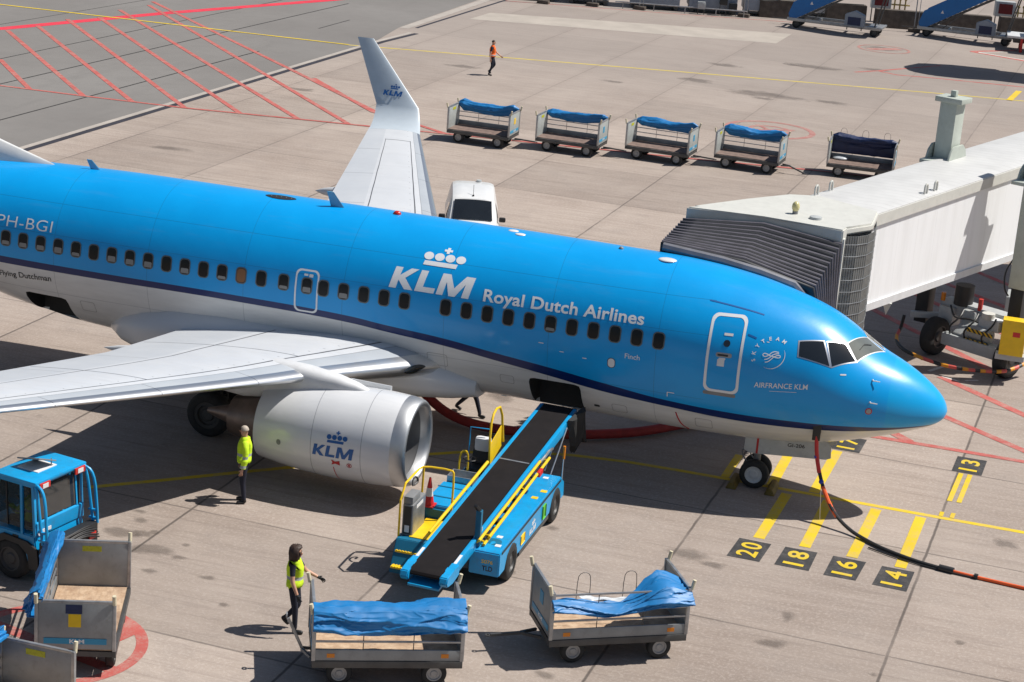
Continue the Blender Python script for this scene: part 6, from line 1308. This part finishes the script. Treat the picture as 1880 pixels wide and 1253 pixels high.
# ------------------------------------------------------------------ hoses, cables, chocks
M['cableblack'] = mat('black_cable', (.02, .02, .021), .5, var=.2)
gc = thing('ground_power_cable', 'black and orange ground power cable hanging from the nose to the concrete', 'cable', (-1.0, -2.4, 0)); O2 = -gc.location
pts = [(-2.58, -1.30, 1.85), (-2.52, -1.33, 1.45), (-2.40, -1.42, 1.05), (-2.2, -1.6, .65), (-1.9, -1.85, .30), (-1.5, -2.1, .09), (-1.1, -2.4, .05), (-.7, -2.72, .05), (.06, -3.10, .05), (.72, -3.27, .05)]
MB().tube([Vector(p)+O2 for p in pts], .042, 8, smooth=2).build('cable', M['cableblack'], gc)
MB().tube([Vector((-2.585, -1.305, 1.9))+O2, Vector((-2.525, -1.345, 1.45))+O2, Vector((-2.41, -1.43, 1.08))+O2], .047, 8, smooth=1).build('red_sleeve', M['red'], gc); MB().tube([Vector((-2.28, -1.53, .80))+O2, Vector((-2.05, -1.72, .46))+O2, Vector((-1.85, -1.88, .27))+O2], .047, 8, smooth=1).build('red_sleeve', M['orange'], gc)
MB().tube([Vector((.85, -3.29, .05))+O2, Vector((1.36, -3.36, .04))+O2, Vector((2.4, -3.48, .04))+O2, Vector((8, -4.2, .04))+O2], .04, 8, smooth=2).build('orange_cable', M['orange'], gc)
MB().cyl(Vector((.58, -3.24, .06))+O2, Vector((.90, -3.30, .06))+O2, .075, n=14).build('connector', M['black'], gc)
for t in ((-2.33, -1.5, .9), (-2.52, -1.345, 1.42)): MB().sph(Vector(t)+O2, .06, 8).build('blue_tie', mat('blue_tie', (.02, .06, .45), .5), gc)
MB().tube([Vector((-2.33, -1.5, .88))+O2, Vector((-2.28, -1.52, .3))+O2, Vector((-2.25, -1.55, .01))+O2], .008, 5).build('loose_strap', M['rod'], gc); MB().tube([Vector((1.35, -3.39, .03))+O2, Vector((.6, -3.30, .03))+O2, Vector((-.2, -3.12, .03))+O2, Vector((-1.0, -2.75, .03))+O2], .018, 6, smooth=2).build('thin_lead', M['cableblack'], gc); MB().cyl(Vector((1.34, -3.36, .06))+O2, Vector((1.42, -3.37, .06))+O2, .06, n=12).build('cable_tie', M['black'], gc)
rh = thing('air_hose', 'thick red fabric air hose from the belly curling under the fuselage', 'hose', (-10.5, .6, 0)); O3 = -rh.location
pts = [(-12.95, .55, 1.10), (-12.75, .62, .80), (-12.5, .75, .48), (-12.0, .65, .22), (-11.3, .35, .16), (-10.4, .3, .15), (-9.4, .55, .15), (-8.5, .95, .15), (-7.6, 1.55, .15), (-7.0, 2.15, .15), (-6.3, 3.1, .15), (-5.2, 4.6, .16), (-4.0, 6.5, .3)]
MB().tube([Vector(p)+O3 for p in pts], .12, 14, smooth=2).build('hose', M['hose'], rh)
MB().tube([Vector((-13.0, .5, 1.2))+O3, Vector((-12.72, .64, .77))+O3], .19, 14).build('hose_collar', mat('ochre_collar', (.30, .18, .02), .6, dirt=.3), rh)
for (x, y, a), lb in zip(((-4.50, -.23, 0), (-3.58, -.23, 0)), ('dark yellow wheel chock behind the nose wheels', 'dark yellow wheel chock in front of the nose wheels')):
    ck = MB(); ck.prism([(-.13, 0), (.13, 0), (.05, .15), (-.05, .15)], -.38, .38, 'y', .015); o = ck.build('wheel_chock', mat('dirty_yellow_rubber', (.20, .13, .02), .7, var=.3, dirt=.5), None); o.location = (x, y, 0); tag(o, lb, 'chock', 'chocks at the nose wheels')

# ------------------------------------------------------------------ passenger stairs
def stairs(label, loc, rz):
    p = thing('passenger_stairs', label, 'passenger stairs', loc, rz, 'passenger stairs parked along the blast barrier')
    b = MB(); b.box((-2.9, -.9, .42), (3.0, -.78, .62), .01); b.box((-2.9, .78, .42), (3.0, .9, .62), .01)
    for x in (-2.8, -1, 1, 2.9): b.box((x-.06, -.78, .44), (x+.06, .78, .58))
    b.box((2.2, -1.0, .5), (3.1, 1.0, .62), .01); b.build('chassis', M['galv'], p)
    for s in (-1, 1): b = MB(); b.prism([(-2.85, .85), (-2.75, .55), (-2.3, .62), (3.3, 3.95), (4.6, 3.95), (4.6, 4.95), (3.1, 4.95), (-2.6, 1.6)], s*.82-.02, s*.82+.02, 'y', .005); b.build('side_panel', M['stairblue'], p)
    for k in range(18): MB().box((-2.4+k*.32, -.79, .70+k*.19), (-2.06+k*.32, .79, .74+k*.19)).build('tread', M['galv'], p)
    b = MB(); b.bar((-2.2, -.70, .56), (3.5, -.70, 3.85), .06, .10); b.bar((-2.2, .70, .56), (3.5, .70, 3.85), .06, .10); b.bar((-1.4, -.7, .55), (-.2, -.7, 1.65), .05, .05); b.bar((2.6, -.75, .6), (3.3, -.75, 3.8), .08, .10, up=(0, 1, 0)); b.bar((2.6, .75, .6), (3.3, .75, 3.8), .08, .10, up=(0, 1, 0)); b.box((3.3, -.82, 3.78), (4.6, .82, 3.92)); b.build('lattice', M['steel'], p)
    b = MB(); b.prism([(.75, .55), (.75, 1.25), (1.35, 1.50), (1.95, 1.25), (1.95, .55)], -1.10, -.55, 'y', .02); e = b.build('engine_housing', M['contgrey'], p); MB().box((.95, -1.112, .62), (1.75, -1.104, 1.12)).build('grille', M['tarpdark'], e)
    for x in (-2.3, 2.6):
        for y in (-.72, .72): wheel(p, (x, y, .26), .26, .18, 'y', M['darkrim'])
    MB().bar((-2.9, 0, .40), (-4.0, 0, .38), .05, .05).build('drawbar', M['steel'], p)
    t = MB(); t.prism([(-1.55, 1.55), (-1.35, 1.55), (-1.45, 1.75)], -.845, -.841, 'y'); t.build('warning_triangle', M['sticker'], p)
    b = MB()
    for x in (.9, 1.8): b.box((x, -1.0, .30), (x+.05, -.9, .45))
    b.build('jack_feet', M['steel'], p)
    return p
a_s = math.atan2(-.45, 5.6)
stairs('blue passenger stairs with white warning triangle, left of the two', (-13.2, 81.4, 0), R(-3)); stairs('blue passenger stairs nearer the right edge, beside the parked truck', (-5.35, 84.2, 0), R(-4))

# ------------------------------------------------------------------ far edge: barriers, containers, poles, fuel rig
from_ = [(-17.4, 84.6, 2.4), (-13.2, 86.4, 2.6), (-9.6, 86.2, 3.4), (-5.6, 87.9, 3.2), (-2.0, 89.2, 3.2)]
lbs = ['brown concrete barrier beside the lit white container wall', 'brown concrete barrier behind the first blue stairs', 'brown concrete barrier between the two blue stairs', 'brown concrete barrier behind the second blue stairs', 'brown concrete barrier behind the parked truck at right']
for (x, y, l), lb in zip(from_, lbs):
    b = MB(); b.prism([(-.45, 0), (.45, 0), (.32, 1.15), (-.32, 1.15)], -l/2, l/2, 'x', .03); o = b.build('concrete_barrier', M['concblock']); o.location = (x, y, 0); o.rotation_euler = (0, 0, R(16)); tag(o, lb, 'barrier', 'concrete barriers along the far edge')
def container(label, loc, sz, rz, m):
    c = thing('container', label, 'container', loc, rz, 'containers along the far edge'); l, w3, h = sz
    b = MB(); b.box((-l/2, -w3/2, .35), (l/2, w3/2, h), .02); bd = b.build('shell', m, c); b = MB()
    for k in range(int(l/.5)): b.box((-l/2+.2+.5*k, -w3/2-.02, .5), (-l/2+.26+.5*k, -w3/2+.01, h-.1))
    b.build('ribs', m, bd); b = MB()
    for x in (-l/2+.2, l/2-.2): b.box((x-.1, -w3/2+.05, 0), (x+.1, w3/2-.05, .349))
    b.box((-l/2, -w3/2-.03, .25), (l/2, -w3/2+.0, .34)); b.build('feet', M['steel'], c); return c
container('dark grey container at the left end of the far row', (-32.6, 80.6, 0), (2.6, 2.2, 2.4), R(16), M['grey']); container('white container second from the left end of the far row', (-29.3, 81.6, 0), (2.6, 2.2, 2.4), R(16), M['contgrey'])
container('blue-grey container standing clear of the ground in the far row', (-25.2, 82.8, 0), (3.2, 2.2, 2.6), R(16), M['contgrey']); container('blue-grey container behind the small machines in the far row', (-21.6, 83.9, 0), (3.1, 2.2, 2.6), R(16), M['contgrey']); container('blue-grey container at the right end of the far row', (-18.6, 85.2, 0), (2.3, 2.2, 2.6), R(16), M['contgrey'])
MB_ = container('white sunlit container behind the brown barrier', (-15.9, 87.4, 0), (2.4, 2.2, 2.6), R(16), M['white'])
for i, (x, y) in enumerate(((-31.5, 78.6), (-28.6, 80.0), (-25.7, 80.9), (-19.3, 83.0), (-8.6, 85.0))):
    f = thing('floodlight_pole', 'thin grey pole on a small concrete foot, ' + ['far left of the row', 'before the white container', 'before the raised blue-grey container', 'before the right-hand blue-grey container', 'between the two blue stairs'][i], 'pole', (x, y, 0), 0, 'thin poles along the far edge')
    MB().cyl((0, 0, .2), (0, 0, 5.5), .035, n=8).build('pole', M['galv'], f); MB().cyl((.22, .05, .2), (.22, .05, 5.5), .02, n=8).build('stay', M['galv'], f); MB().box((-.35, -.25, 0), (.4, .25, .22), .05).build('foot', M['concblock'], f)
rl = thing('pipe_rail', 'low grey pipe rail along the foot of the containers', 'rail', (-24, 81.9, 0), R(17)); b = MB(); b.cyl((-3.5, -.55, .42), (5.0, -.75, .42), .04, n=8); b.build('rail', M['galv'], rl); b = MB()
for x in (-3, -1, 1, 3, 4.8): b.cyl((x, -.6, 0), (x, -.6, .42), .03, n=8)
b.build('rail_posts', M['galv'], rl)
for x, y, m, lb in ((-21.9, 82.0, 'ltgrey', 'small white machine on legs before the container'), (-20.6, 82.6, 'black', 'black cable box on legs, upper of two'), (-20.0, 82.9, 'black', 'black cable box on legs, right of two')):
    q = thing('cable_box', lb, 'cable box', (x, y, 0), R(16)); zz = .35 if m == 'ltgrey' else (.7 if x < -20.5 else .35); MB().box((-.25, -.2, zz), (.25, .2, zz+.45), .04).build('box', M[m], q); b = MB()
    for dx in (-.2, .2): b.cyl((dx, 0, 0), (dx, 0, zz+.01), .025, n=6)
    b.build('leg', M['steel'], q)
cbl = MB(); cbl.tube([(-24.5, 81.9, 2.0), (-22.6, 81.9, 1.15), (-20.6, 82.7, 1.6), (-19.6, 83.1, 1.5), (-17.8, 83.5, 1.0), (-16.5, 84.2, 1.55), (-15.2, 84.9, 1.2), (-12, 85.6, 1.3)], .035, 6, smooth=2); tag(cbl.build('sagging_cable', M['cableblack']), 'black cable sagging in loops along the containers and barrier', 'cable')
for (x, y), lb in (((-11.2, 88.2), 'red-fronted pump cabinet with brass pipes behind the first stairs'), ((-3.4, 91.0), 'red-fronted pump cabinet with brass pipes behind the second stairs')):
    f = thing('pump_cabinet', lb, 'pump cabinet', (x, y, 0), R(14), 'pump cabinets behind the barriers'); MB().box((-.65, -.3, .9), (.65, .3, 1.9), .03).build('cabinet', M['ltgrey'], f); MB().box((-.45, -.315, 1.1), (.45, -.305, 1.75)).build('red_panel', mat('dark_red_panel', (.16, .012, .012), .5), f); b = MB()
    for k in range(3): b.cyl((.9+.35*k, 0, .2), (.9+.35*k, 0, 1.55+.15*(k % 2)), .05, n=8); b.sph((.9+.35*k, 0, 1.6), .11, 8)
    b.cyl((.7, 0, 1.2), (1.9, 0, 1.2), .05, n=8); b.build('pipe', mat('brass_pipe', (.32, .24, .08), .5, .4), f); b = MB()
    for x2 in (-.55, .55): b.cyl((x2, 0, 0), (x2, 0, .9), .04, n=6)
    b.build('leg', M['steel'], f)
# parked service truck cut by the right edge
tk = thing('service_truck', 'blue service truck with white flat tail bed cut off by the right edge', 'truck', (.6, 82.2, 0), R(4))
MB().box((-3.3, -1.1, .85), (-.9, 1.1, .98), .02).build('tail_bed', M['whitematt'], tk); b = MB(); b.box((-2.9, -.5, .5), (3.5, .5, .84), .02); b.build('chassis', M['steel'], tk); b = MB(); b.box((-.9, -1.15, .7), (3.2, 1.15, 3.6), .06); bd = b.build('body', M['contgrey'], tk); MB().box((-.915, -.9, 1.2), (-.903, -.2, 2.6)).build('rear_panel', M['black'], bd); MB().cyl((-.93, -.55, 1.65), (-.91, -.55, 1.65), .32, n=20).build('tail_light', M['redlens'], bd)
b = MB(); b.cyl((-2.4, -.9, 0), (-2.4, -.9, .85), .09, n=10); b.cyl((-2.4, .9, 0), (-2.4, .9, .85), .09, n=10); b.build('support_leg', M['red'], tk)
for x in (-.4, 2.4):
    for y in (-.95, .95): wheel(tk, (x, y, .45), .45, .3, 'y')

# ------------------------------------------------------------------ small finishing parts
for x, z, a, b in ((11.6, 2.35, .5, .34), (9.9, 2.1, .34, .24), (7.2, 1.75, .36, .26), (5.2, 1.72, .4, .3), (20.8, 2.2, .4, .3), (13.0, 2.2, .3, .2)):
    wrap_ring(plane, 'access_hatch', M['hatchline'] if z < 2.45 and x > 5 and x != 6.7 else M['hatchblue'], x, z, a, b, .05, .010, .0035)
